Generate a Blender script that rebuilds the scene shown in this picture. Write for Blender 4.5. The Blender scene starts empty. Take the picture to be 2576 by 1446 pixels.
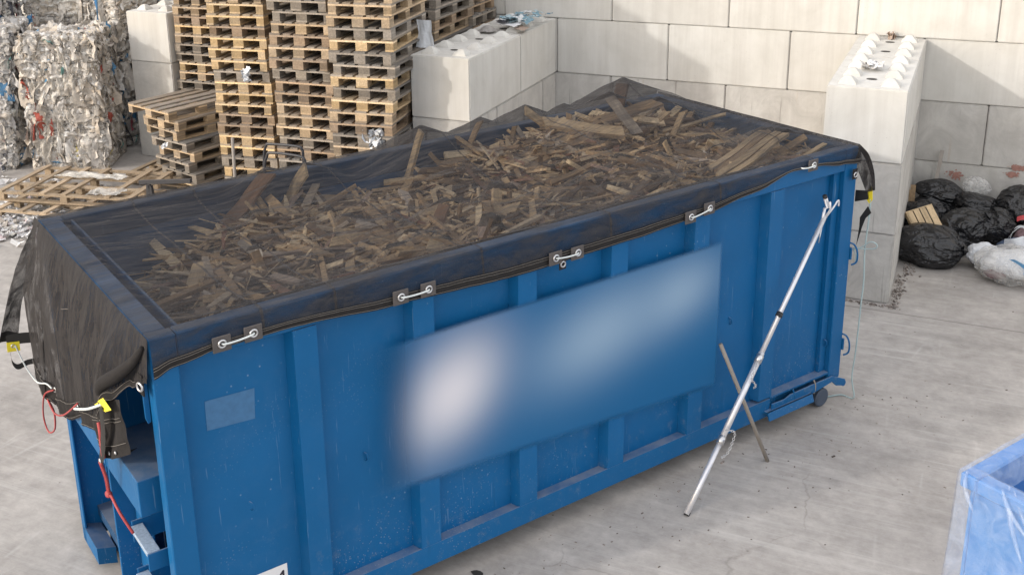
import bpy, bmesh, math, random
from mathutils import Vector, Matrix, noise
R = math.radians
S = bpy.context.scene
COL = S.collection
# ------------------------------------------------------------------ camera, sky, sun, exposure
cd = bpy.data.cameras.new('camera'); cam = bpy.data.objects.new('camera', cd); COL.objects.link(cam)
cd.sensor_width = 36; cd.lens = 36*2776.557/2576; cd.shift_x = 0.0479; cd.shift_y = -0.1211
cd.clip_start = 0.1; cd.clip_end = 1000
def camera_axes(yaw, pitch, roll):
    f = Vector((math.sin(yaw)*math.cos(pitch), math.cos(yaw)*math.cos(pitch), -math.sin(pitch)))
    r = f.cross(Vector((0,0,1))).normalized(); u = r.cross(f)
    r2 = math.cos(roll)*r + math.sin(roll)*u; u2 = -math.sin(roll)*r + math.cos(roll)*u
    return r2, u2, f
r2, u2, f = camera_axes(-0.4453, 0.3015, -0.0237)
m = Matrix((r2, u2, -f)).transposed().to_4x4(); m.translation = Vector((5.404, -14.506, 5.019))
cam.matrix_world = m
S.camera = cam
TO_SUN = Vector((-1.75, -2.03, 1.0)).normalized()
VF, VC = 0.74, (2.80, 2.66, 2.52)
W = bpy.data.worlds.new('World'); S.world = W; W.use_nodes = True
wn = W.node_tree.nodes; wl = W.node_tree.links
sky = wn.new('ShaderNodeTexSky'); sky.sky_type = 'NISHITA'; sky.sun_disc = False
sky.sun_elevation = math.asin(TO_SUN.z); sky.sun_rotation = math.atan2(TO_SUN.x, TO_SUN.y)
sky.air_density = 1.0; sky.dust_density = 2.0; sky.ozone_density = 0.6
veil = wn.new('ShaderNodeMix'); veil.data_type = 'RGBA'; veil.inputs[0].default_value = VF   # thin even cloud veil over the clear sky
veil.inputs[7].default_value = VC+(1.0,)
wl.new(sky.outputs[0], veil.inputs[6]); wl.new(veil.outputs[2], wn['Background'].inputs[0]); wn['Background'].inputs[1].default_value = 0.15
sd = bpy.data.lights.new('sun', 'SUN'); sd.energy = 0.45; sd.angle = R(1.4); sd.color = (1.0, 0.965, 0.92)
sun = bpy.data.objects.new('sun', sd); COL.objects.link(sun)
sun.rotation_euler = TO_SUN.to_track_quat('Z', 'Y').to_euler(); sun.location = (-20, -25, 15)
S.view_settings.view_transform = 'Standard'; S.view_settings.look = 'None'
S.view_settings.exposure = 1.86; S.view_settings.gamma = 1

# ------------------------------------------------------------------ helpers
def tag(o, label=None, cat=None, group=None, kind=None):
    if label: o['label'] = label
    if cat: o['category'] = cat
    if group: o['group'] = group
    if kind: o['kind'] = kind
    return o
def empty(name, loc=(0,0,0), rz=0.0, label=None, cat=None, group=None):
    o = bpy.data.objects.new(name, None); COL.objects.link(o)
    o.location = loc; o.rotation_euler = (0,0,rz); o.empty_display_size = 0.1
    return tag(o, label, cat, group)
class MB:
    def __init__(s): s.v = []; s.f = []
    def box(s, x0, x1, y0, y1, z0, z1, M=None):
        n = len(s.v)
        P = [(x0,y0,z0),(x1,y0,z0),(x1,y1,z0),(x0,y1,z0),(x0,y0,z1),(x1,y0,z1),(x1,y1,z1),(x0,y1,z1)]
        s.v += [tuple(M @ Vector(p)) if M else p for p in P]
        s.f += [tuple(n+i for i in q) for q in ((0,3,2,1),(4,5,6,7),(0,1,5,4),(1,2,6,5),(2,3,7,6),(3,0,4,7))]
        return s
    def prism(s, poly, ext):
        n = len(s.v); k = len(poly); e = Vector(ext)
        s.v += [tuple(p) for p in poly] + [tuple(Vector(p)+e) for p in poly]
        s.f += [tuple(n+i for i in range(k))[::-1], tuple(n+k+i for i in range(k))]
        s.f += [(n+i, n+(i+1)%k, n+k+(i+1)%k, n+k+i) for i in range(k)]
        return s
    def tube(s, pts, r, n=8, caps=True, closed=False):
        pts = [Vector(p) for p in pts]; k = len(pts); b = len(s.v); up = None
        for i, p in enumerate(pts):
            a = pts[(i-1) % k] if (closed or i > 0) else p
            c = pts[(i+1) % k] if (closed or i < k-1) else p
            d = (c-a).normalized()
            if up is None:
                up = Vector((0,0,1)) if abs(d.z) < 0.9 else Vector((1,0,0))
            x = d.cross(up)
            if x.length < 1e-4: x = d.orthogonal()
            x.normalize(); y = x.cross(d).normalized(); up = y
            rr = r[i] if isinstance(r, (list, tuple)) else r
            s.v += [tuple(p + rr*(math.cos(2*math.pi*j/n)*x + math.sin(2*math.pi*j/n)*y)) for j in range(n)]
        for i in range(k if closed else k-1):
            i2 = (i+1) % k
            for j in range(n):
                s.f.append((b+i*n+j, b+i*n+(j+1)%n, b+i2*n+(j+1)%n, b+i2*n+j))
        if caps and not closed:
            s.f.append(tuple(b+j for j in range(n))[::-1]); s.f.append(tuple(b+(k-1)*n+j for j in range(n)))
        return s
    def grid(s, fn, nu, nv):
        b = len(s.v)
        for j in range(nv+1):
            for i in range(nu+1): s.v.append(tuple(fn(i/nu, j/nv)))
        for j in range(nv):
            for i in range(nu):
                a = b+j*(nu+1)+i; s.f.append((a, a+1, a+nu+2, a+nu+1))
        return s
    def build(s, name, mat, parent=None, smooth=False, bevel=0.0, seg=1, color=None, fix=True):
        me = bpy.data.meshes.new(name); me.from_pydata(s.v, [], s.f)
        if fix or bevel:
            bm = bmesh.new(); bm.from_mesh(me)
            if bevel:
                bmesh.ops.bevel(bm, geom=[e for e in bm.edges if len(e.link_faces) == 2 and e.calc_face_angle(0) > 0.5], offset=bevel, segments=seg, affect='EDGES', clamp_overlap=True)
            if fix: bmesh.ops.recalc_face_normals(bm, faces=bm.faces)
            bm.to_mesh(me); bm.free()
        if smooth:
            me.polygons.foreach_set('use_smooth', [True]*len(me.polygons))
        me.materials.append(mat); me.update()
        o = bpy.data.objects.new(name, me); COL.objects.link(o)
        if parent is not None: o.parent = parent
        if color: o.color = color
        return o
def smoothpath(pts, n=6):
    P = [Vector(p) for p in pts]; out = []
    for i in range(len(P)-1):
        p0 = P[max(i-1,0)]; p1 = P[i]; p2 = P[i+1]; p3 = P[min(i+2,len(P)-1)]
        for k in range(n):
            t = k/n
            out.append(0.5*((2*p1)+(-p0+p2)*t+(2*p0-5*p1+4*p2-p3)*t*t+(-p0+3*p1-3*p2+p3)*t**3))
    out.append(P[-1]); return out
def nz(x, y=0.0, z=0.0): return noise.noise(Vector((x, y, z)))
def fbm(x, y=0.0, z=0.0, o=4): return noise.fractal(Vector((x, y, z)), 0.9, 2.1, o)

# ------------------------------------------------------------------ materials
class Mt:
    def __init__(s, name, rough=0.6, metal=0.0, spec=0.5):
        s.m = bpy.data.materials.new(name); s.m.use_nodes = True
        s.n = s.m.node_tree.nodes; s.l = s.m.node_tree.links; s.b = s.n['Principled BSDF']
        s.b.inputs['Roughness'].default_value = rough; s.b.inputs['Metallic'].default_value = metal
        s.b.inputs['Specular IOR Level'].default_value = spec
        s.tc = s.n.new('ShaderNodeTexCoord')
    def node(s, t, **k):
        n = s.n.new(t)
        for a, b in k.items(): setattr(n, a, b)
        return n
    def link(s, a, b): s.l.new(a, b)
    def vec(s, scale=(1,1,1), rot=(0,0,0), src='Object'):
        mp = s.node('ShaderNodeMapping'); mp.inputs['Scale'].default_value = scale; mp.inputs['Rotation'].default_value = rot
        s.link(s.tc.outputs[src], mp.inputs[0]); return mp.outputs[0]
    def noise(s, scale, vec=None, detail=4, rough=0.6, dist=0.0):
        n = s.node('ShaderNodeTexNoise'); n.inputs['Scale'].default_value = scale; n.inputs['Detail'].default_value = detail
        n.inputs['Roughness'].default_value = rough; n.inputs['Distortion'].default_value = dist
        s.link(vec if vec is not None else s.tc.outputs['Object'], n.inputs['Vector']); return n.outputs['Fac']
    def ramp(s, fac, stops, interp='LINEAR'):
        r = s.node('ShaderNodeValToRGB'); cr = r.color_ramp; cr.interpolation = interp
        while len(cr.elements) > 1: cr.elements.remove(cr.elements[0])
        cr.elements[0].position = stops[0][0]; cr.elements[0].color = tuple(stops[0][1])+((1,) if len(stops[0][1]) == 3 else ())
        for p, c in stops[1:]:
            e = cr.elements.new(p); e.color = tuple(c)+((1,) if len(c) == 3 else ())
        s.link(fac, r.inputs[0]); return r.outputs[0]
    def bw(s, fac, a, b, lo=0.0, hi=1.0): return s.ramp(fac, [(a, (lo,)*3), (b, (hi,)*3)])
    def mix(s, fac, a, b, mode='MIX'):
        n = s.node('ShaderNodeMix', data_type='RGBA', blend_type=mode)
        if isinstance(fac, (int, float)): n.inputs[0].default_value = fac
        else: s.link(fac, n.inputs[0])
        for i, q in ((6, a), (7, b)):
            if isinstance(q, (tuple, list)): n.inputs[i].default_value = tuple(q)+((1,) if len(q) == 3 else ())
            else: s.link(q, n.inputs[i])
        return n.outputs[2]
    def math(s, op, a, b=None):
        n = s.node('ShaderNodeMath', operation=op)
        for i, q in enumerate((a, b)):
            if q is None: continue
            if isinstance(q, (int, float)): n.inputs[i].default_value = q
            else: s.link(q, n.inputs[i])
        return n.outputs[0]
    def color(s, c):
        if isinstance(c, (tuple, list)): s.b.inputs['Base Color'].default_value = tuple(c)+((1,) if len(c) == 3 else ())
        else: s.link(c, s.b.inputs['Base Color'])
        return s
    def rough(s, r): s.link(r, s.b.inputs['Roughness'])
    def bump(s, h, strength=0.3, dist=0.01):
        n = s.node('ShaderNodeBump'); n.inputs['Strength'].default_value = strength; n.inputs['Distance'].default_value = dist
        s.link(h, n.inputs['Height']); s.link(n.outputs[0], s.b.inputs['Normal'])
    def rnd(s, out='Random'):
        return s.node('ShaderNodeObjectInfo').outputs[out]
    def island(s): return s.node('ShaderNodeNewGeometry').outputs['Random Per Island']
    def sep(s, axis, src='Object'):
        n = s.node('ShaderNodeSeparateXYZ'); s.link(s.tc.outputs[src], n.inputs[0]); return n.outputs[axis]

def simple(name, c, rough=0.6, metal=0.0, var=0.15, scale=8.0, spec=0.5, bump=0.0):
    t = Mt(name, rough, metal, spec); n = t.noise(scale)
    t.color(t.mix(n, tuple(x*(1-var) for x in c), tuple(min(1, x*(1+var)) for x in c)))
    if bump: t.bump(t.noise(scale*4), 0.4, bump)
    return t.m

def mat_ground():
    t = Mt('yard_concrete', 0.85, spec=0.3)
    big = t.noise(0.35, detail=6, rough=0.62); mid = t.noise(1.9, detail=9, rough=0.75, dist=0.15)
    sweep = t.noise(2.6, t.vec((0.55, 1.3, 1), (0,0,R(28))), detail=10, rough=0.78, dist=0.15); mott = t.noise(7.0, detail=9, rough=0.75)
    fine = t.noise(60, detail=6, rough=0.8)
    c = t.ramp(big, [(0.3, (0.30,0.278,0.257)), (0.5, (0.365,0.341,0.318)), (0.7, (0.43,0.405,0.379))])
    c = t.mix(0.6, c, t.bw(mid, 0.28, 0.74, 0.38, 0.64), 'OVERLAY')
    c = t.mix(0.55, c, t.bw(sweep, 0.34, 0.66, 0.38, 0.64), 'OVERLAY'); c = t.mix(0.6, c, t.bw(mott, 0.33, 0.68, 0.38, 0.62), 'OVERLAY')
    # stains: irregular darker patches and tyre smears
    st = t.noise(0.9, t.vec((1.0,0.28,1), (0,0,R(-18))), detail=5, rough=0.6, dist=0.4)
    c = t.mix(t.bw(st, 0.60, 0.74, 0.0, 0.30), c, (0.16,0.145,0.135))
    c = t.mix(t.bw(fine, 0.62, 0.80, 0, 0.35), c, (0.55,0.53,0.50))
    c = t.mix(t.bw(fine, 0.40, 0.22, 0, 0.35), c, (0.12,0.11,0.10))
    # thin cracks and scuffs
    ck = t.node('ShaderNodeTexVoronoi', feature='DISTANCE_TO_EDGE'); ck.inputs['Scale'].default_value = 0.42
    wv = t.node('ShaderNodeMix', data_type='VECTOR'); wv.inputs[0].default_value = 0.22; nn2 = t.node('ShaderNodeTexNoise'); nn2.inputs['Scale'].default_value = 3.0; nn2.inputs['Detail'].default_value = 6
    t.link(t.tc.outputs['Object'], nn2.inputs['Vector']); t.link(t.tc.outputs['Object'], wv.inputs[4]); t.link(nn2.outputs['Color'], wv.inputs[5]); t.link(wv.outputs[1], ck.inputs['Vector'])
    c = t.mix(t.math('MULTIPLY', t.bw(ck.outputs['Distance'], 0.0, 0.004, 0.35, 0.0), t.bw(t.noise(0.8), 0.5, 0.58)), c, (0.14,0.125,0.11))
    for ang, k_ in ((62, 1.0), (-8, 0.7), (30, 1.0)):
        tm = t.noise(2.2, t.vec((0.10, 7.0, 1), (0,0,R(ang))), detail=8, rough=0.75)
        c = t.mix(t.math('MULTIPLY', t.bw(tm, 0.53, 0.66, 0, 0.42*k_), t.bw(t.noise(0.7, t.vec((1,1,1), (0,0,R(ang))), detail=3), 0.44, 0.58)), c, (0.58,0.56,0.53))
    spk = t.node('ShaderNodeTexVoronoi'); spk.inputs['Scale'].default_value = 9; t.link(t.tc.outputs['Object'], spk.inputs['Vector'])
    c = t.mix(t.math('MULTIPLY', t.bw(spk.outputs['Distance'], 0.05, 0.10, 0.7, 0.0), t.bw(t.noise(2.3, detail=3), 0.55, 0.62)), c, (0.12,0.105,0.09))
    # pale scratches dragged over the slab
    for ang, sc, th in ((35, 1.1, 0.012), (-62, 0.8, 0.010), (8, 0.55, 0.009)):
        v = t.node('ShaderNodeTexVoronoi', feature='DISTANCE_TO_EDGE'); v.inputs['Scale'].default_value = sc
        mp = t.vec((1, 0.16, 1), (0,0,R(ang)))
        mx = t.node('ShaderNodeMix', data_type='VECTOR'); mx.inputs[0].default_value = 0.06
        nn = t.node('ShaderNodeTexNoise'); nn.inputs['Scale'].default_value = 2.0; t.link(mp, nn.inputs['Vector'])
        t.link(mp, mx.inputs[4]); t.link(nn.outputs['Color'], mx.inputs[5]); t.link(mx.outputs[1], v.inputs['Vector'])
        line = t.bw(v.outputs['Distance'], 0.0, th, 1.0, 0.0)
        gate = t.bw(t.noise(1.7, detail=5), 0.52, 0.66, 0.0, 0.26)
        c = t.mix(t.math('MULTIPLY', line, gate), c, (0.60,0.58,0.56))
    # slab joint
    y = t.sep(1); d = t.math('ABSOLUTE', t.math('ADD', y, t.math('ADD', 3.075, t.math('MULTIPLY', t.noise(2.0), 0.02))))
    c = t.mix(t.bw(d, 0.004, 0.016, 0.55, 0.0), c, (0.12,0.11,0.10))
    t.color(c); t.bump(t.noise(90, detail=6), 0.15, 0.004); t.rough(t.bw(mid, 0.3, 0.7, 0.7, 0.95)); return t.m

def mat_block(name, dirt):
    t = Mt(name, 0.9, spec=0.25)
    rnd = t.rnd(); off = t.node('ShaderNodeVectorMath', operation='ADD'); t.link(t.tc.outputs['Object'], off.inputs[0])
    cmb = t.node('ShaderNodeCombineXYZ')
    for i in range(3): t.link(t.math('MULTIPLY', rnd, 31.0+i*7), cmb.inputs[i])
    t.link(cmb.outputs[0], off.inputs[1]); o = off.outputs[0]
    a = t.noise(1.6, o, detail=7, rough=0.65, dist=0.5)
    mp = t.node('ShaderNodeMapping'); mp.inputs['Scale'].default_value = (7, 7, 0.35); t.link(o, mp.inputs[0])
    streak = t.noise(1.3, mp.outputs[0], detail=6, rough=0.65)
    fine = t.noise(40, o, detail=8, rough=0.8)
    c = t.ramp(a, [(0.3, (0.54,0.525,0.485)), (0.5, (0.615,0.60,0.562)), (0.72, (0.67,0.657,0.625))])
    c = t.mix(t.bw(streak, 0.42, 0.72, 0.0, 0.38), c, (0.40,0.375,0.345))
    c = t.mix(t.bw(rnd, 0.0, 1.0, 0.0, 0.20), c, (0.44,0.415,0.375))
    c = t.mix(t.bw(fine, 0.60, 0.72, 0, 0.35), c, (0.33,0.31,0.28))
    v = t.node('ShaderNodeTexVoronoi'); v.inputs['Scale'].default_value = 26; t.link(o, v.inputs['Vector'])
    pits = t.math('MULTIPLY', t.bw(v.outputs['Distance'], 0.06, 0.11, 1.0, 0.0), t.bw(t.noise(3, o), 0.52, 0.60))
    c = t.mix(t.math('MULTIPLY', pits, 0.6), c, (0.20,0.18,0.16))
    if dirt:
        d1 = t.noise(2.4, o, detail=8, rough=0.75, dist=0.9)
        c = t.mix(t.bw(d1, 0.33, 0.68, 0.10, 0.80), c, (0.35,0.33,0.31))
        mp2 = t.node('ShaderNodeMapping'); mp2.inputs['Scale'].default_value = (14, 14, 0.8); t.link(o, mp2.inputs[0])
        drip = t.noise(0.9, mp2.outputs[0], detail=3)
        c = t.mix(t.bw(drip, 0.66, 0.72, 0, 0.5), c, (0.15,0.135,0.12))
        rust = t.noise(0.8, mp2.outputs[0], detail=2)
        c = t.mix(t.bw(rust, 0.71, 0.76, 0, 0.3), c, (0.36,0.22,0.10))
    t.color(c)
    t.bump(t.math('ADD', fine, t.math('MULTIPLY', pits, -1.5)), 0.25, 0.004); return t.m

def mat_wood():
    # colour comes from each object's own colour; grain, ends and dirt are procedural
    t = Mt('pallet_wood', 0.85, spec=0.2)
    base = t.rnd('Color'); rnd = t.rnd()
    off = t.node('ShaderNodeVectorMath', operation='ADD'); t.link(t.tc.outputs['Object'], off.inputs[0])
    cmb = t.node('ShaderNodeCombineXYZ')
    for i in range(3): t.link(t.math('MULTIPLY', rnd, 17.0+i*9), cmb.inputs[i])
    t.link(cmb.outputs[0], off.inputs[1]); o = off.outputs[0]
    mp = t.node('ShaderNodeMapping'); mp.inputs['Scale'].default_value = (30, 2.2, 30); t.link(o, mp.inputs[0])
    g = t.noise(1.5, mp.outputs[0], detail=6, rough=0.7, dist=0.4)
    c = t.mix(1.0, base, t.bw(g, 0.3, 0.72, 0.62, 1.25), 'MULTIPLY')
    c = t.mix(1.0, c, t.bw(rnd, 0.0, 1.0, 0.80, 1.15), 'MULTIPLY')
    d = t.noise(9, o, detail=6, rough=0.75)
    c = t.mix(t.bw(d, 0.54, 0.72, 0, 0.55), c, (0.13,0.105,0.085))
    t.color(c); t.bump(g, 0.35, 0.003); return t.m

def mat_splinters(name, stops):
    t = Mt(name, 0.85, spec=0.2)
    c = t.ramp(t.island(), stops, 'LINEAR')
    g = t.noise(45, t.vec((1,1,1)), detail=4)
    c = t.mix(1.0, c, t.bw(g, 0.3, 0.7, 0.68, 1.2), 'MULTIPLY')
    t.color(c); return t.m

def mat_blue(name='blue_paint', c=(0.0010,0.104,0.278), rough=0.45, wear=1.0, dust=0.5):
    t = Mt(name, rough, spec=0.28)
    a = t.noise(0.9, detail=5, rough=0.6); b = t.noise(5.5, detail=7, rough=0.7)
    col = t.mix(t.bw(a, 0.3, 0.7), tuple(x*0.86 for x in c), (c[0]*1.6+0.003, c[1]*1.06, c[2]*1.05))
    col = t.mix(t.bw(b, 0.50, 0.75, 0, 0.16), col, (0.07,0.15,0.29))
    # chips and scuffs
    v = t.node('ShaderNodeTexVoronoi'); v.inputs['Scale'].default_value = 17; t.link(t.tc.outputs['Object'], v.inputs['Vector'])
    chips = t.math('MULTIPLY', t.bw(v.outputs['Distance'], 0.07, 0.12, 1.0, 0.0), t.bw(t.noise(1.1, detail=3), 0.50, 0.60))
    col = t.mix(t.math('MULTIPLY', chips, 0.5*wear), col, (0.26,0.36,0.47))
    s = t.noise(2.0, t.vec((34, 34, 1.6), (R(6),R(5),0)), detail=3)
    col = t.mix(t.bw(s, 0.67, 0.72, 0, 0.28*wear), col, (0.24,0.36,0.50))
    lowz = t.bw(t.sep(2), 0.25, 0.95, 1.0, 0.0); gr = t.noise(9, detail=8, rough=0.8)
    col = t.mix(t.math('MULTIPLY', t.math('MULTIPLY', lowz, t.bw(gr, 0.55, 0.72)), 0.45*wear), col, (0.21,0.24,0.27))
    v3 = t.node('ShaderNodeTexVoronoi'); v3.inputs['Scale'].default_value = 42; t.link(t.tc.outputs['Object'], v3.inputs['Vector'])
    col = t.mix(t.math('MULTIPLY', t.math('MULTIPLY', t.bw(v3.outputs['Distance'], 0.12, 0.2, 1, 0), t.bw(t.noise(1.6, detail=4), 0.50, 0.60)), t.math('MULTIPLY', t.bw(t.sep(2), 0.4, 1.6, 1.0, 0.25), 0.55*wear)), col, (0.30,0.34,0.38))
    rn_ = t.noise(2.2, t.vec((6, 6, 0.5)), detail=5, rough=0.6)
    col = t.mix(t.bw(rn_, 0.66, 0.74, 0, 0.20*wear), col, (0.006,0.045,0.11))
    # settled dust on upward faces
    geo = t.node('ShaderNodeNewGeometry'); sp = t.node('ShaderNodeSeparateXYZ'); t.link(geo.outputs['Normal'], sp.inputs[0])
    up = t.math('MULTIPLY', t.bw(sp.outputs[2], 0.6, 0.95), t.bw(t.noise(6, detail=6), 0.28, 0.70, 0.25, 1.0))
    col = t.mix(t.math('MULTIPLY', up, dust), col, (0.34,0.335,0.34))
    t.color(col); t.rough(t.math('ADD', t.bw(b, 0.3, 0.7, rough-0.06, rough+0.14), t.math('MULTIPLY', up, 0.3)))
    t.bump(t.noise(7, detail=4), 0.12, 0.006); return t.m

def mat_net(name='woven_net', extra=0.0, hi=0.062):
    # open woven cover: part threads, part holes
    t = Mt(name, 0.8, spec=0.15)
    v1 = t.vec((0.9, 9.0, 3.0), (0,0,R(-24))); s1 = t.noise(1.6, v1, detail=8, rough=0.72, dist=0.8)
    v2 = t.vec((2.0, 26.0, 6.0), (0,0,R(-16))); s2 = t.noise(1.5, v2, detail=6, rough=0.7, dist=0.5)
    blotch = t.noise(1.1, detail=4, rough=0.6)
    col = t.mix(t.bw(s2, 0.38, 0.72), (0.026,0.024,0.025), (hi,hi*0.92,hi*0.90))
    col = t.mix(t.bw(s1, 0.58, 0.72, 0, 0.6), col, (hi*1.4,hi*1.32,hi*1.3))
    t.color(col)
    dens = t.math('ADD', t.bw(s1, 0.36, 0.64, 0.29+extra, 0.62+extra), t.bw(s2, 0.42, 0.68, 0.0, 0.22))
    dens = t.math('ADD', dens, t.bw(blotch, 0.38, 0.66, -0.12, 0.13))
    # sewn seams between the cloth widths
    x = t.sep(0); wob = t.math('MULTIPLY', t.noise(1.2, detail=2), 0.08)
    for sx in (0.66, 1.13, 2.2, 3.28, 4.35, 5.4):
        d = t.math('ABSOLUTE', t.math('SUBTRACT', t.math('ADD', x, wob), sx+0.04))
        dens = t.math('ADD', dens, t.bw(d, 0.006, 0.012, 0.28, 0.0))
    lw = t.node('ShaderNodeLayerWeight'); lw.inputs[0].default_value = 0.5
    dens = t.math('ADD', dens, t.math('MULTIPLY', t.math('POWER', lw.outputs['Facing'], 4.0), 0.32))
    tr = t.node('ShaderNodeBsdfTransparent'); mx = t.node('ShaderNodeMixShader')
    t.link(dens, mx.inputs[0]); t.link(tr.outputs[0], mx.inputs[1]); t.link(t.b.outputs[0], mx.inputs[2])
    t.link(mx.outputs[0], t.n['Material Output'].inputs[0])
    t.bump(s2, 0.5, 0.01); return t.m

def mat_clear(name, tint, dens=0.35, rough=0.15):
    t = Mt(name, rough, spec=0.6); t.color(tint)
    n = t.noise(7, detail=6, rough=0.7, dist=0.8)
    tr = t.node('ShaderNodeBsdfTransparent'); mx = t.node('ShaderNodeMixShader')
    t.link(t.bw(n, 0.38, 0.68, dens*0.6, min(1, dens*1.7)), mx.inputs[0]); t.link(tr.outputs[0], mx.inputs[1]); t.link(t.b.outputs[0], mx.inputs[2])
    t.link(mx.outputs[0], t.n['Material Output'].inputs[0]); t.bump(n, 0.6, 0.02); return t.m

def mat_film(name, stops, rough=0.45):
    t = Mt(name, rough, spec=0.4)
    c = t.ramp(t.island(), stops, 'CONSTANT'); g = t.noise(18, detail=6, rough=0.7)
    t.color(t.mix(1.0, c, t.bw(g, 0.3, 0.7, 0.72, 1.15), 'MULTIPLY')); t.bump(t.noise(14, detail=5, dist=1.5), 0.6, 0.02); return t.m

def mat_bag():
    t = Mt('black_bag_plastic', 0.27, spec=0.6)
    n = t.noise(7, detail=7, rough=0.7, dist=1.2)
    t.color(t.mix(t.bw(n, 0.55, 0.75, 0, 0.6), (0.011,0.011,0.013), (0.032,0.031,0.033)))
    w = t.noise(2.4, t.vec((1.0, 2.4, 2.4)), detail=3, rough=0.45, dist=2.0)
    t.bump(w, 0.65, 0.14); return t.m

def mat_logo():
    # blue sheet standing in for the blurred logo, with soft pale clouds
    t = Mt('blurred_logo', 0.5, spec=0.35)
    x = t.sep(0); z = t.sep(2)
    def blob(cx, cz, rx, rz, k, a):
        # skewed gaussian-like falloff
        dx = t.math('DIVIDE', t.math('SUBTRACT', x, cx), rx)
        dz = t.math('DIVIDE', t.math('SUBTRACT', z, t.math('ADD', cz, t.math('MULTIPLY', t.math('SUBTRACT', x, cx), k))), rz)
        d = t.math('ADD', t.math('MULTIPLY', dx, dx), t.math('MULTIPLY', dz, dz))
        return t.math('MULTIPLY', t.math('EXPONENT', t.math('MULTIPLY', d, -1.0)), a)
    b1 = blob(1.95, 1.42, 0.38, 0.36, 0.22, 1.0)
    b2 = blob(3.20, 1.47, 0.60, 0.34, 0.12, 0.62); b3 = blob(4.02, 1.58, 0.40, 0.27, 0.1, 0.55)
    base = (0.0014,0.102,0.262)
    c = t.mix(b1, base, (0.62,0.61,0.66)); c = t.mix(b2, c, (0.36,0.48,0.60)); c = t.mix(b3, c, (0.36,0.48,0.60))
    t.color(c)
    def ss(v, a, b):
        n = t.node('ShaderNodeMapRange', interpolation_type='SMOOTHSTEP'); t.link(v, n.inputs[0]); n.inputs[1].default_value = a; n.inputs[2].default_value = b; return n.outputs[0]
    al = t.math('MULTIPLY', ss(x, 1.33, 1.78), ss(x, 4.44, 4.40))
    al = t.math('MULTIPLY', al, ss(z, 1.915, 1.86))
    bot = t.math('ADD', t.math('MULTIPLY', x, -0.060), 0.915)
    al = t.math('MULTIPLY', al, ss(t.math('SUBTRACT', z, bot), 0.0, 0.07))
    tr = t.node('ShaderNodeBsdfTransparent'); mx = t.node('ShaderNodeMixShader')
    t.link(al, mx.inputs[0]); t.link(tr.outputs[0], mx.inputs[1]); t.link(t.b.outputs[0], mx.inputs[2])
    t.link(mx.outputs[0], t.n['Material Output'].inputs[0]); return t.m

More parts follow.
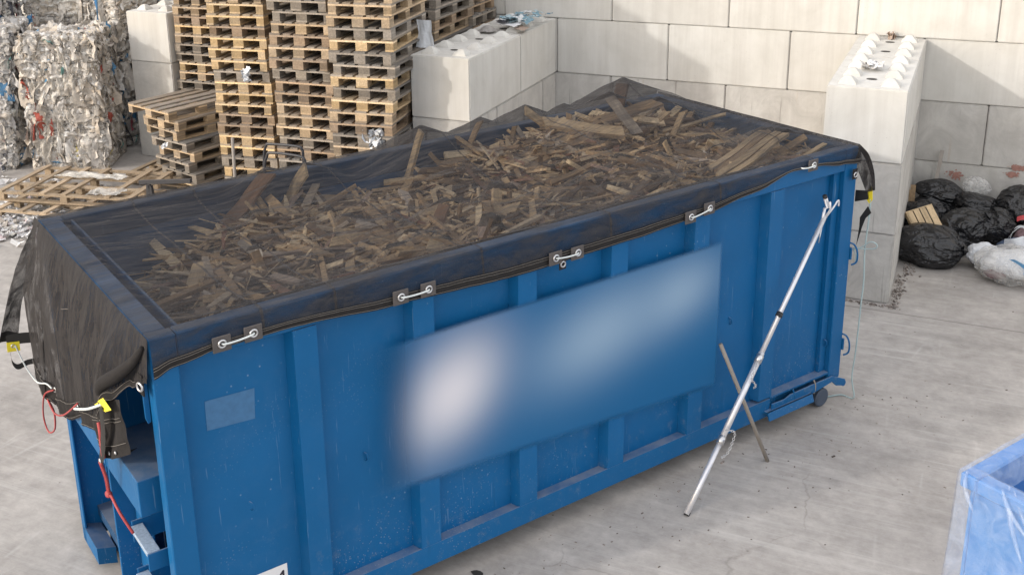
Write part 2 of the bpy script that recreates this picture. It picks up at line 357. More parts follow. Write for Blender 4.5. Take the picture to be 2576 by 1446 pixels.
M = dict(
 ground=mat_ground(), block=mat_block('cast_concrete', False), blockd=mat_block('dirty_cast_concrete', True), wood=mat_wood(),
 blue=mat_blue(), bluedim=mat_blue('blue_paint_dimmed', (0.010,0.060,0.14), 0.6, 1.0, 0.5), lightblue=mat_blue('pale_blue_plastic', (0.055,0.23,0.56), 0.4, 0.3, 0.1),
 net=mat_net(), net2=mat_net('woven_net_doubled', 0.30, 0.045), logo=mat_logo(), bag=mat_bag(),
 hem=simple('woven_hem', (0.026,0.024,0.024), 0.85, var=0.35, scale=30, spec=0.15, bump=0.004),
 strap=simple('black_webbing', (0.014,0.013,0.013), 0.8, var=0.3, scale=40),
 patch=simple('eyelet_patch', (0.085,0.075,0.072), 0.8, var=0.3, scale=30),
 thread=simple('pale_thread', (0.17,0.155,0.14), 0.8), 
 yellow=simple('yellow_tape', (0.75,0.62,0.03), 0.5, var=0.12, scale=25),
 cordw=simple('white_cord', (0.62,0.66,0.66), 0.6), cordr=simple('red_cord', (0.36,0.05,0.05), 0.6, var=0.3, scale=40), cordb=simple('pale_blue_cord', (0.34,0.44,0.45), 0.7),
 steel=simple('bright_steel', (0.62,0.62,0.63), 0.3, metal=0.9, var=0.1, scale=20), alu=simple('aluminium_tube', (0.72,0.72,0.75), 0.38, metal=0.55, var=0.1, scale=14),
 darksteel=simple('black_tube', (0.03,0.03,0.035), 0.45, var=0.2), dull=simple('dull_pole', (0.27,0.24,0.21), 0.6, var=0.25, scale=12),
 white=simple('white_print', (0.72,0.71,0.72), 0.5, var=0.05), ink=simple('dark_ink', (0.02,0.018,0.03), 0.5, var=0.1),
 residue=simple('glue_residue', (0.045,0.14,0.285), 0.75, var=0.25, scale=22),
 rubber=simple('grey_wheel', (0.055,0.075,0.11), 0.6, var=0.3, scale=14), grip=simple('black_grip', (0.02,0.02,0.022), 0.6),
 tread=simple('worn_tread', (0.30,0.38,0.48), 0.55, var=0.55, scale=60, bump=0.006),
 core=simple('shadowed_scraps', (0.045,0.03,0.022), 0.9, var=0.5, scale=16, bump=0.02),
 chips=mat_splinters('wood_splinters', [(0,(0.10,0.065,0.045)),(0.18,(0.24,0.16,0.10)),(0.36,(0.44,0.31,0.19)),(0.56,(0.62,0.45,0.27)),(0.80,(0.88,0.70,0.47)),(0.92,(0.40,0.33,0.27)),(0.96,(0.30,0.13,0.08)),(1,(0.70,0.62,0.52))]),
 film=mat_film('mixed_film', [(0,(0.52,0.47,0.41)),(0.12,(0.60,0.55,0.49)),(0.3,(0.68,0.63,0.57)),(0.45,(0.48,0.43,0.37)),(0.55,(0.72,0.69,0.65)),(0.7,(0.54,0.47,0.39)),(0.82,(0.62,0.58,0.53)),(0.945,(0.32,0.28,0.25)),(0.962,(0.08,0.24,0.42)),(0.975,(0.44,0.10,0.07)),(0.985,(0.25,0.47,0.43)),(0.993,(0.62,0.52,0.2))]),
 film2=mat_film('grey_film', [(0,(0.36,0.34,0.32)),(0.2,(0.50,0.475,0.45)),(0.5,(0.30,0.28,0.265)),(0.7,(0.58,0.56,0.54)),(0.90,(0.14,0.14,0.16)),(0.95,(0.05,0.16,0.30)),(0.97,(0.40,0.10,0.13)),(0.985,(0.20,0.42,0.38))]),
 wrap=mat_clear('clear_film', (0.62,0.60,0.56), 0.55, 0.3), bagclear=mat_clear('clear_bag', (0.70,0.69,0.67), 0.40, 0.25), sheet=mat_clear('blue_tinted_sheet', (0.50,0.60,0.78), 0.22, 0.2),
 filmsoft=mat_clear('soft_pale_film', (0.60,0.555,0.49), 0.62, 0.4), bagwhite=simple('white_bag', (0.66,0.68,0.71), 0.62, var=0.15, scale=9, bump=0.02), denim=simple('dark_blue_cloth', (0.05,0.075,0.13), 0.8, var=0.3, scale=12, bump=0.01),
 bluestuff=simple('bright_blue_sheet', (0.14,0.36,0.62), 0.5), red=simple('red_plastic', (0.42,0.04,0.05), 0.4), mauve=simple('mauve_cloth', (0.20,0.13,0.14), 0.8),
 paper=mat_film('loose_paper', [(0,(0.66,0.65,0.64)),(0.4,(0.72,0.71,0.71)),(0.7,(0.50,0.47,0.42)),(0.85,(0.60,0.50,0.50)),(0.93,(0.30,0.27,0.24))], 0.7),
 magblue=mat_film('blue_pages', [(0,(0.20,0.32,0.38)),(0.3,(0.36,0.46,0.50)),(0.5,(0.64,0.66,0.67)),(0.85,(0.15,0.25,0.32))], 0.6),
 magbrown=simple('brown_print', (0.33,0.25,0.20), 0.6), stain=simple('red_stain', (0.36,0.19,0.155), 0.85, var=0.4, scale=30), gravel=mat_splinters('grit', [(0,(0.10,0.085,0.075)),(0.5,(0.22,0.19,0.17)),(1,(0.38,0.34,0.31))]),
 hole=simple('lifting_hole_shade', (0.05,0.045,0.04), 0.9), tar=simple('tar_spot', (0.03,0.028,0.028), 0.7), grating=simple('skip_floor', (0.33,0.35,0.36), 0.7, var=0.2, scale=4))

# ------------------------------------------------------------------ ground
g = MB().box(-120, 120, -120, 160, -0.3, 0.0)
tag(g.build('ground', M['ground']), kind='structure')

# ------------------------------------------------------------------ block walls
BH = 0.775
def block_mb(lx, ly, knobs=False, along='x'):
    mb = MB().box(0.004, lx-0.004, 0.004, ly-0.004, 0.003, BH-0.003)
    return mb
def knob_mb(cx, cy, h=0.080, b=0.095, t=0.032):
    mb = MB(); n = 12; rings = [(b, 0), (b*0.86, h*0.35), (t*1.25, h*0.86), (t*0.7, h)]
    for r_, z in rings:
        for k in range(n):
            a = 2*math.pi*(k+0.5)/n; q = 1.0/max(abs(math.cos(a)), abs(math.sin(a))); q = 1+(q-1)*0.85
            mb.v.append((cx+r_*q*math.cos(a), cy+r_*q*math.sin(a), BH-0.006+z))
    for j in range(len(rings)-1):
        for k in range(n): mb.f.append((j*n+k, j*n+(k+1)%n, (j+1)*n+(k+1)%n, (j+1)*n+k))
    mb.f.append(tuple(3*n+k for k in range(n))); return mb
cache = {}
def block(parent, x, y, row, lx, ly, dirty):
    key = (round(lx,3), round(ly,3), dirty)
    if key in cache:
        o = cache[key].copy(); COL.objects.link(o); o.parent = parent
    else:
        o = block_mb(lx, ly).build('concrete_block', M['blockd' if dirty else 'block'], parent, bevel=0.012, seg=2); cache[key] = o
    o.location = (x, y, row*BH); return o
def knobs(parent_block, lx, ly, holes=True):
    # knobs are a part of the block below them, moulded in rows of two
    n = max(1, round((ly if ly > lx else lx)/0.4))
    L = max(lx, ly)
    for k in range(n):
        for s_ in (0.19, 0.61):
            c = (s_, (k+0.5)*L/n) if ly > lx else ((k+0.5)*L/n, s_)
            knob_mb(*c).build('knob', M['block'], parent_block, smooth=False)
    if holes:
        for fct in (0.27, 0.73):
            c = (0.4, fct*L); mb = MB(); mb.v = [(c[0]+0.055*math.cos(a*math.pi/8), c[1]+0.04*math.sin(a*math.pi/8), BH+0.0015) for a in range(16)]; mb.f = [tuple(range(16))]
            mb.build('lifting_hole_shade', M['hole'], parent_block, fix=False)  # flat dark disc, shade inside the hole put into its colour
back = empty('block_wall', (0,0,0), 0, 'long high wall of pale concrete blocks along the back of the yard', 'wall')
for row in range(5):
    off = 0.0 if row in (0, 2, 4) else 0.8
    for k in range(-8, 8):
        block(back, k*1.6+off, 0, row, 1.6, 0.8, row < 2)
def partition(X, Y, rows, label):
    w = empty('partition_wall', (X, Y, 0), 0, label, 'wall', 'block partition walls between the bays')
    L = -Y
    for row in range(rows):
        first = min(L, 1.6 if row != 1 else (0.8 if L > 2 else L)); y = 0.0; seg = first
        while L-y > 0.05:
            seg = min(seg, L-y-0.004) if L-y <= seg+0.3 else seg
            o = block(w, 0, y, row, 0.8, seg, row < 2)
            if row == rows-1: knobs(o, 0.8, seg, seg > 1.0)
            y += seg
            if L-y < 0.05: break
            seg = 1.6 if L-y > 1.6 else L-y-0.004
    return w
partition(-0.81, -2.92, 3, 'concrete block partition with papers lying on its knobbed top')
partition(4.031, -2.89, 3, 'concrete block partition with its bare pale end behind the blue container')
partition(-6.56, -1.40, 3, 'short concrete block partition between the plastic bales and the pallet stacks')

# stains, grit
t_ = empty('ground_grit', (4.9, -2.2, 0), 0); COL.objects.unlink(t_); bpy.data.objects.remove(t_)
random.seed(3)
mb = MB()
for k in range(420):
    yy = random.uniform(-3.0, -0.6); xx = 4.85 + abs(random.gauss(0, 0.06)) + (0.05 if yy > -2 else 0)
    if random.random() < 0.3: xx = random.uniform(3.9, 4.9); yy = -2.93 - abs(random.gauss(0, 0.03))
    s_ = random.uniform(0.004, 0.014); Mx = Matrix.Translation((xx, yy, s_*0.4)) @ Matrix.Rotation(random.random()*3, 4, 'Z') @ Matrix.Rotation(random.random(), 4, 'X')
    mb.box(-s_, s_, -s_*0.7, s_*0.7, -s_*0.5, s_*0.5, Mx)
tag(mb.build('gravel', M['gravel'], fix=False), 'brown grit gathered along the foot of the bare partition wall', 'gravel', kind='stuff')
random.seed(71); mb = MB()
for k in range(330):
    xx = random.uniform(1.5, 8.0); yy = random.uniform(-10.5, -1.5)
    if k < 190:
        tt = random.uniform(0.5, 7.0); off_ = random.uniform(0.02, 0.9)**1.4
        xx = 1.508+tt*math.cos(1.029)+off_*math.sin(1.029); yy = -10.352+tt*math.sin(1.029)-off_*math.cos(1.029)
    s_ = random.uniform(0.002, 0.006)*(2.0 if random.random() < 0.05 else 1); Mx = Matrix.Translation((xx, yy, s_*0.35)) @ Matrix.Rotation(random.random()*6, 4, 'Z')
    mb.box(-s_*random.uniform(1,2.5), s_, -s_*0.7, s_*0.7, -s_*0.4, s_*0.4, Mx)
tag(mb.build('grit_specks', M['gravel'], None, fix=False), 'tiny wood chips and grit scattered over the concrete yard', 'grit', kind='stuff')
def stain(cx, cz, rx, rz, seed):
    random.seed(seed); mb = MB(); 
    for k in range(70):
        x = cx+random.gauss(0, rx*0.5); z = cz+random.gauss(0, rz*0.45); r_ = random.uniform(0.004, 0.022)*(1 if abs(x-cx) < rx else 0.5)
        n = random.randint(5, 7); b = len(mb.v)
        mb.v += [(x+r_*random.uniform(0.5,1.3)*math.cos(2*math.pi*j/n), -0.0015-0.0001*k, z+r_*random.uniform(0.5,1.2)*math.sin(2*math.pi*j/n)) for j in range(n)]
        mb.f.append(tuple(range(b, b+n)))
    mb.build('paint_stain', M['stain'], back, fix=False)
stain(5.31, 0.63, 0.10, 0.05, 1); stain(6.02, 0.80, 0.12, 0.03, 2); stain(5.95, 0.71, 0.06, 0.03, 4)

# ------------------------------------------------------------------ container
CX, CY, CA = 1.508, -10.352, 1.0290
CL, CW, CH, Z0 = 5.998, 2.385, 2.372, 0.17
box = empty('waste_container', (CX, CY, 0), CA, 'long blue steel roll-off waste container under a dark net', 'container')
def cpart(mb, name, mat='blue', bevel=0.0, parent=None, smooth=False, label=None):
    o = mb.build(name, M[mat], parent or box, bevel=bevel, smooth=smooth)
    if label: o['label'] = label
    return o
RD = 0.085   # depth of the side recess
near = cpart(MB().box(0.155, 5.84, RD, RD+0.012, 0.30, 2.18), 'side_panel')
cpart(MB().box(0.155, 5.84, CW-RD-0.012, CW-RD, 0.30, 2.25), 'side_panel')
cpart(MB().box(0.02, 5.98, 0.03, CW-0.03, 0.22, 0.30), 'floor_plate', 'bluedim')
cpart(MB().box(0.20, 0.215, 0.10, CW-0.10, 0.30, CH-0.02), 'front_panel')
cpart(MB().box(5.93, 5.955, 0.09, CW-0.09, 0.28, CH-0.02), 'rear_door')
# top rails
cpart(MB().box(0.158, 5.842, 0.0, 0.105, 2.182, CH), 'top_rail', bevel=0.008)
cpart(MB().box(0.158, 5.842, CW-0.105, CW, 2.182, CH), 'top_rail', 'bluedim', bevel=0.008)  # darker copy of the paint stands in for dimming under the net
cpart(MB().box(0.0, 0.135, 0.107, CW-0.107, 2.20, CH-0.003), 'top_rail', bevel=0.008)
cpart(MB().box(5.87, 5.985, 0.107, CW-0.107, 2.20, CH-0.003), 'top_rail', 'bluedim', bevel=0.008)  # rail colour darkened too, as if dimmed by the net
# bottom rail with its open ledge
cpart(MB().box(0.158, 5.1, 0.0, 0.016, Z0, 0.328).box(0.158, 5.1, 0.0165, 0.10, 0.306, 0.32), 'bottom_rail')
cpart(MB().box(5.102, 5.842, 0.03, 0.045, 0.19, 0.328).box(5.102, 5.842, 0.0, 0.10, 0.3285, 0.343), 'bottom_rail')
cpart(MB().box(0.158, 5.842, CW-0.10, CW, Z0, 0.32), 'bottom_rail')
# corner posts
for (x0, x1, y0, y1) in ((0.0, 0.155, 0.0, 0.10), (0.0, 0.155, CW-0.10, CW), (5.845, 5.998, CW-0.10, CW)):
    cpart(MB().box(x0, x1, y0, y1, Z0, CH-0.004), 'corner_post', bevel=0.006)
cpart(MB().box(5.845, 5.998, 0.0, 0.10, 0.25, CH-0.004), 'corner_post', bevel=0.006)
cpart(MB().box(5.765, 5.842, 0.045, RD-0.002, 0.345, 2.18), 'door_frame_strip')
# ribs: shallow folded channels standing on the ledge
ribs = [0.845+0.8226*k for k in range(6)]
for side_ in (0, 1):
    for x in ribs:
        w = 0.155
        pts = [(x-0.022, RD-0.001), (x, 0.002), (x+w, 0.002), (x+w+0.02, RD-0.001)]
        if side_: pts = [(p[0], CW-p[1]) for p in pts]
        cpart(MB().prism([(p[0], p[1], 0.345 if x > 4.9 else 0.3215) for p in pts], (0, 0, 2.18-(0.345 if x > 4.9 else 0.3215))), 'side_rib')
# hook frame, beam and ladder on the front end
def bx(name, *a, mat='blue', bevel=0.004, parent=None): return cpart(MB().box(*a), name, mat, bevel, parent)
bx('hook_leg', -0.10, 0.195, 0.845, 0.865, 0.05, 1.72)
bx('hook_leg', 0.03, 0.045, 0.868, 0.99, 0.05, 2.05)
bx('hook_leg', -0.10, 0.195, 1.855, 1.875, 0.06, 1.72)
bx('hook_leg', -0.10, -0.085, 1.79, 1.853, 0.06, 1.72)
cpart(MB().prism([(-0.10, 1.855, 0.06), (-0.10, 1.50, 0.06), (0.03, 1.50, 0.02), (0.03, 1.855, 0.02)], (0, 0, 0.13)), 'runner_end')
beam = cpart(MB().box(-0.10, 0.198, 0.20, 0.842, 1.18, 1.42).box(-0.101, 0.198, 0.868, 1.788, 1.17, 1.43), 'cross_beam', bevel=0.004)
cpart(MB().box(-0.105, 0.19, 0.885, 0.897, 1.1, 1.62), 'beam_gusset')
for z in (0.96, 0.62, 0.30):
    st = cpart(MB().prism([(-0.10, 0.165, z-0.13), (-0.10, 0.165, z-0.01), (0.198, 0.165, z-0.01), (0.198, 0.165, z-0.13)], (0, 0.012, 0)).prism([(-0.085, 0.50, z-0.13), (-0.085, 0.50, z+0.02), (0.198, 0.50, z+0.02), (0.198, 0.50, z-0.13)], (0, 0.012, 0)), 'step_bracket', bevel=0.003)
    tr = cpart(MB().box(-0.10, -0.02, 0.178, 0.499, z-0.035, z-0.008), 'step', 'tread', 0.004)
bx('ladder_stile', 0.03, 0.045, 0.50, 0.842, 0.17, 1.05)
cpart(MB().prism([(-0.002,0.10,2.08),(-0.002,0.10,1.83),(-0.022,0.10,1.82),(-0.035,0.10,1.86),(-0.035,0.10,2.06)], (0,0.012,0)), 'rope_lug', bevel=0.003)
# runners underneath
for y0 in (0.66, 1.56):
    bx('runner', 0.05, 5.9, y0, y0+0.16, 0.06, 0.218)
# hook bar inside the frame
cpart(MB().tube([(-0.06, 0.87, 1.62), (-0.06, 1.79, 1.62)], 0.025, 12), 'hook_bar', smooth=True)
# rear wheels in their brackets
for y0 in (0.0, CW-0.16):
    br = cpart(MB().box(5.74, 5.86, y0+0.163, y0+0.18, 0.06, 0.22), 'wheel_bracket')
    wh = cpart(MB().tube([(5.82, y0+0.02, 0.088), (5.82, y0+0.03, 0.088), (5.82, y0+0.13, 0.088), (5.82, y0+0.14, 0.088)], [0.072, 0.086, 0.086, 0.072], 28), 'wheel', 'rubber', smooth=False)
# locking lever under the rear of the near side
cpart(MB().prism([(5.105,-0.006,0.205),(5.105,-0.006,0.282),(5.27,-0.006,0.276),(5.34,-0.006,0.298),(5.60,-0.006,0.30),(5.88,-0.006,0.30),(6.06,-0.006,0.215),(6.06,-0.006,0.15),(5.94,-0.006,0.19),(5.88,-0.006,0.245),(5.66,-0.006,0.215)], (0,-0.016,0)), 'locking_lever', bevel=0.003)
cpart(MB().tube([(6.045,-0.02,0.18),(6.045,0.12,0.18)], 0.028, 12), 'pivot', smooth=False)
for x in (5.37, 5.64):
    cpart(MB().tube(smoothpath([(x,-0.012,0.335),(x+0.012,-0.02,0.29),(x+0.02,-0.018,0.24),(x+0.015,-0.01,0.20)],4), 0.007, 6), 'lever_keeper', 'dull' if x > 5.5 else 'blue', smooth=True)
cpart(MB().prism([(5.03,-0.07,0.17),(5.03,-0.045,0.235),(5.59,-0.045,0.235),(5.59,-0.07,0.17)], (0,0.012,0)).box(5.03,5.59,-0.045,0.03,0.223,0.235), 'lever_guard')
for z in (1.41, 0.56):   # door hinges
    h = cpart(MB().tube(smoothpath([(6.0,0.03,z+0.10),(6.02,-0.02,z+0.09),(6.03,-0.05,z+0.03),(6.03,-0.05,z-0.06),(6.0,-0.02,z-0.09)],4), 0.008, 8), 'door_latch', smooth=True)
    cpart(MB().box(6.0,6.018,-0.01,0.035,z-0.05,z+0.06), 'latch_plate', parent=None, bevel=0.003)
# welded cleats on the panel
for (x, z, yy) in ((1.31,1.13,RD),(0.485,1.14,0.0),(5.22,1.01,RD),(4.64,1.14,RD),(5.60,0.235,0),(5.80,0.62,0.04)):
    cpart(MB().tube(smoothpath([(x,yy,z+0.03),(x+0.012,yy-0.018,z+0.02),(x+0.016,yy-0.018,z-0.015),(x+0.01,yy,z-0.03)],4), 0.006, 6), 'welded_cleat', smooth=True)
# flat sheet for the blurred logo, old sticker residue, plate
cpart(MB().grid(lambda u, v: (1.32+u*3.12, -0.002, (0.915-0.06*(1.32+u*3.12))*(1-v)+1.916*v), 1, 1), 'blurred_logo_sheet', 'logo', label='thin blue sheet standing in for a blurred logo, two soft white clouds')
cpart(MB().prism([(0.305,RD-0.0012,1.862),(0.612,RD-0.0012,1.850),(0.60,RD-0.0012,1.652),(0.303,RD-0.0012,1.672)], (0,-0.0012,0)), 'sticker_residue', 'residue')
pl = cpart(MB().prism([(0.44,RD-0.001,0.585),(0.725,RD-0.001,0.585),(0.725,RD-0.001,0.40),(0.44,RD-0.001,0.40)], (0,-0.003,0)), 'number_plate', 'white')
cpart(MB().prism([(0.690,RD-0.0045,0.545),(0.702,RD-0.0045,0.545),(0.702,RD-0.0045,0.42),(0.688,RD-0.0045,0.42),(0.688,RD-0.0045,0.52),(0.668,RD-0.0045,0.505),(0.668,RD-0.0045,0.52)], (0,-0.001,0)), 'digit', 'ink', parent=pl)
# loose cable lying on the ledge
# ------------------------------------------------------------------ wood load
def heap(x, y):
    ex = 1-math.exp(-max(0, x-0.28)/0.20)
    far = 1.80+0.50*min(1, max(0, x-0.35)/1.0)           # how far across the load reaches before it drops away
    h = 1.76 + 0.38*ex/(1+math.exp((y-far)/0.07))
    h += 0.05*math.exp(-((y-0.5)/0.6)**2)*ex - 0.06*math.exp(-(x/1.3)**2) - 0.07*math.exp(-((x-2.6)/0.5)**2-((y-1.9)/0.5)**2)
    h += 0.20*math.exp(-((x-4.95)/0.85)**2-((y-1.75)/0.55)**2) + 0.11*math.exp(-((x-5.0)/0.9)**2-((y-0.4)/0.5)**2)
    h += 0.06*math.exp(-((x-1.6)/0.5)**2-((y-1.5)/0.4)**2) + 0.08*math.exp(-((x-3.9)/0.6)**2-((y-1.9)/0.5)**2)
    h += 0.10*nz(x*1.5, y*1.7, 1.0) + 0.055*nz(x*4.0, y*4.0, 3)
    return min(h, 2.35 if y > 1.2 else 2.28)
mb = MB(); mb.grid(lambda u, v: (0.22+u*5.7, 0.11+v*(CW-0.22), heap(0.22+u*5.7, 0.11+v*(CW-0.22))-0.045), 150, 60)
core = mb.build('wood_waste', M['core'], None, smooth=True, fix=False); core.location = (CX, CY, 0); core.rotation_euler = (0,0,CA)  # dark colour stands in for shade in gaps between the splinters
tag(core, 'bed of crushed wood waste, coloured dark for shade, filling the container below the splinters', 'wood waste', kind='stuff')
random.seed(11)
mb = MB()
touch = []          # highest points of the load, on which the net rests
def stick(mb, c, d, L, w, t, twist, bend=0.0, taper=0.6):
    n_ = max(2, int(L/0.025)); dd = d.normalized()
    for q in range(n_+1):
        p_ = c + dd*L*(q/n_-0.5); touch.append((p_.x, p_.y, p_.z+t*0.5+0.006+max(0, bend*0.2)+abs(math.sin(twist))*w*0.5, w*0.5))
    d = d.normalized(); side = d.cross(Vector((0,0,1)))
    if side.length < 0.05: side = Vector((1,0,0))
    side.normalize(); side = Matrix.Rotation(twist, 3, d) @ side; up = side.cross(d)
    b = len(mb.v)
    for k, (tt, ws) in enumerate(((-0.5, random.uniform(0.15, 1)), (-0.1, 1), (0.2, random.uniform(0.7,1.05)), (0.5, random.uniform(taper*0.3, 1)))):
        p = c + d*L*tt + up*bend*(0.25-tt*tt)
        sk = random.uniform(-0.3, 0.3)*w if k in (0, 3) else 0
        for sx, sy in ((-1,-1),(1,-1),(1,1),(-1,1)): mb.v.append(tuple(p + side*(sx*w*0.5*ws) + up*(sy*t*0.5) + d*sk*sx))
    for k in range(3):
        o = b+k*4
        for j in range(4): mb.f.append((o+j, o+(j+1)%4, o+4+(j+1)%4, o+4+j))
    mb.f.append((b+3,b+2,b+1,b)); mb.f.append((b+12,b+13,b+14,b+15))
for k in range(7000):
    x = random.uniform(0.3, 5.85); y = random.uniform(0.16, CW-0.16)
    big = k >= 6620
    if heap(x, y) < 1.92 and random.random() < 0.6: continue
    if x < 1.5 and random.random() < 0.35: continue
    if nz(x*2.1, y*2.1, 12) > 0.15 and not big and random.random() < 0.6: continue
    s_ = random.random()
    if s_ < 0.50: L = random.uniform(0.04, 0.16); w = random.uniform(0.006, 0.028)
    elif s_ < 0.86: L = random.uniform(0.15, 0.42); w = random.uniform(0.012, 0.045)
    elif s_ < 0.97: L = random.uniform(0.30, 0.75); w = random.uniform(0.025, 0.075)
    else: L = random.uniform(0.12, 0.35); w = random.uniform(0.08, 0.14)
    if big: L = random.uniform(0.30, 0.95); w = random.uniform(0.028, 0.085)
    a = random.gauss(0.55, 0.75) if random.random() < 0.5 and not big else random.uniform(0, math.pi)
    tilt = random.gauss(0, 0.22) if random.random() < 0.9 else random.gauss(0, 0.8)
    d = Vector((math.cos(a)*math.cos(tilt), math.sin(a)*math.cos(tilt), math.sin(tilt)))
    x = min(max(x, 0.3+L*0.5*abs(d.x)), 5.85-L*0.5*abs(d.x)); y = min(max(y, 0.14+L*0.5*abs(d.y)), CW-0.14-L*0.5*abs(d.y))
    z = heap(x, y) + random.uniform(-0.035, 0.03); z = min(z, heap(x, y)+0.032-0.5*L*abs(d.z)*0.75) + (0.022 if big else 0)
    stick(mb, Vector((x, y, z)), d, L, w, random.uniform(0.018, 0.03) if big else random.uniform(0.004, 0.014), random.gauss(0, 0.4), 0 if big else random.uniform(-0.1, 0.12)*L, 2.4 if big else 0.6)
sp = mb.build('wood_splinters', M['chips'], None, fix=False); sp.location = (CX, CY, 0); sp.rotation_euler = (0,0,CA)
tag(sp, 'loose layer of broken wood splinters and laths on top of the load', 'wood splinters', kind='stuff')
# single planks one can tell apart: end a, end b, width, thickness, colour, label
LT = (0.62,0.47,0.30,1); MD = (0.40,0.28,0.17,1); DK = (0.22,0.135,0.09,1); GY = (0.36,0.31,0.26,1)
planks = [
 ((1.70,2.20,2.415),(1.24,2.05,2.10),0.13,0.025,DK,'wide dark brown board leaning up at the far left of the load'),
 ((2.02,2.18,2.40),(1.80,2.30,2.06),0.12,0.022,LT,'pale square-ended board leaning beside the wide dark brown board'),
 ((3.107,2.20,2.52),(2.93,2.20,2.06),0.045,0.045,LT,'thin pale batten standing upright under the net near the far edge'),
 ((3.715,2.20,2.50),(3.46,2.15,2.18),0.05,0.02,MD,'thin brown lath crossing another lath near the far edge'),
 ((3.49,2.24,2.35),(3.78,2.02,2.26),0.05,0.02,DK,'short dark lath lying low under the crossing lath'),
 ((4.233,2.24,2.51),(4.37,2.13,2.38),0.07,0.03,LT,'short pale end of a board at the left of the fallen log'),
 ((4.342,2.10,2.40),(4.74,1.48,2.37),0.10,0.06,LT,'long pale split log lying across the heap'),
 ((4.892,1.843,2.60),(4.865,1.44,2.35),0.09,0.03,GY,'grey-brown board sloping down from the top of the heap'),
 ((5.29,1.645,2.53),(4.75,1.94,2.36),0.10,0.03,MD,'brown board lying behind the sloping grey board at the top'),
 ((5.239,1.462,2.49),(5.12,1.62,2.28),0.075,0.02,LT,'pale short slat, left one of the leaning pair at the right'),
 ((5.329,1.36,2.49),(5.25,1.43,2.22),0.06,0.02,LT,'pale narrow slat, right one of the leaning pair at the right'),
 ((4.562,2.02,2.47),(4.52,1.93,2.26),0.05,0.04,MD,'short brown peg standing up behind the fallen log'),
 ((4.017,2.10,2.43),(3.96,2.12,2.18),0.045,0.02,MD,'left leg of the pair of laths leaning into a peak'),
 ((4.022,2.08,2.42),(4.10,1.93,2.18),0.04,0.02,GY,'right leg of the pair of laths leaning into a peak'),
 ((5.402,2.24,2.58),(5.36,2.28,2.30),0.13,0.03,DK,'dark board propping the net up at its highest point'),
 ((5.561,0.40,2.46),(4.66,0.20,2.30),0.05,0.03,LT,'pale lath nearest the near rail in the tied bundle'),
 ((5.545,0.47,2.46),(4.62,0.26,2.31),0.05,0.03,LT,'second lath of the tied bundle at the near right corner'),
 ((5.52,0.54,2.46),(4.72,0.36,2.30),0.045,0.03,MD,'browner lath in the middle of the tied bundle'),
 ((5.50,0.60,2.45),(4.74,0.45,2.30),0.05,0.03,LT,'farthest pale lath of the tied bundle from the near rail'),
 ((5.74,0.34,2.42),(5.45,0.38,2.32),0.06,0.02,MD,'bent brown lath right of the tied bundle'),
 ((5.75,0.15,2.40),(5.38,0.13,2.33),0.03,0.02,LT,'short thin lath in the near right corner'),
 ((2.521,0.944,2.34),(2.28,0.78,2.10),0.09,0.02,DK,'brown board standing on end in the middle of the load'),
 ((2.42,0.90,2.24),(2.09,0.93,2.14),0.07,0.03,LT,'pale board lying at the foot of the brown standing board'),
 ((3.15,2.15,2.33),(3.30,2.05,2.12),0.035,0.02,MD,'curved brown branch end beside the upright thin batten'),
 ((3.21,1.68,2.30),(3.18,1.24,2.17),0.03,0.02,DK,'long thin dark lath pointing at the near rail mid load'),
 ((1.148,1.50,2.20),(1.202,0.98,2.14),0.05,0.02,GY,'long grey lath in the left part of the load'),
 ((0.831,1.40,2.16),(0.65,1.17,2.05),0.12,0.02,LT,'pale yellowish offcut board at the left end of the load'),
 ((1.305,0.97,2.20),(1.40,0.50,2.16),0.07,0.02,LT,'pale slat lying toward the near rail in the left part'),
 ((5.83,1.32,2.40),(5.20,1.48,2.31),0.03,0.015,LT,'long thin pale lath at the right end of the heap'),
 ((4.18,1.19,2.28),(3.66,1.14,2.22),0.04,0.02,MD,'thin brown lath lying flat in the right middle of the load'),
 ((3.05,0.75,2.26),(2.75,0.95,2.16),0.08,0.03,LT,'pale notched block left of centre under the net'),
 ((1.97,1.38,2.23),(1.64,1.48,2.10),0.05,0.03,MD,'short brown stick behind the standing brown board'),
]
def plank(a, b, w, t, colr, label):
    a = Vector(a); b = Vector(b); d = (b-a); L = d.length; mid = (a+b)/2
    T = Matrix.Rotation(CA, 4, 'Z'); wm = T @ mid; wd = (T.to_3x3() @ d).normalized()
    sgn = random.uniform(-0.35, 0.35); up = Vector((math.sin(sgn)*0.5, -0.55, 0.85)); x = wd.cross(up).normalized(); z = x.cross(wd).normalized()
    mb = MB(); n = 8; j0 = random.uniform(-0.4, 0.4)*w
    for k in range(n+1):
        y = (k/n-0.5)*L; j = (random.uniform(-0.03, 0.03)*w)
        e0 = j0 if k == 0 else (random.uniform(-0.3,0.3)*w if k == n else 0)
        for sx, sz in ((-1,-1),(1,-1),(1,1),(-1,1)): mb.v.append((sx*w/2+j, y+e0*sx, sz*t/2+0.01*L*math.sin(k)))
    for k in range(n):
        o = k*4
        for q in range(4): mb.f.append((o+q, o+(q+1)%4, o+4+(q+1)%4, o+4+q))
    mb.f += [(3,2,1,0), (n*4, n*4+1, n*4+2, n*4+3)]
    o = mb.build('plank', M['wood'], None, color=colr)
    Mx = Matrix((x, wd, z)).transposed().to_4x4(); Mx.translation = Vector((CX, CY, 0)) + wm
    o.matrix_world = Mx
    return tag(o, label, 'plank', 'planks sticking out of the container load')
random.seed(5)
for p in planks: plank(*p)

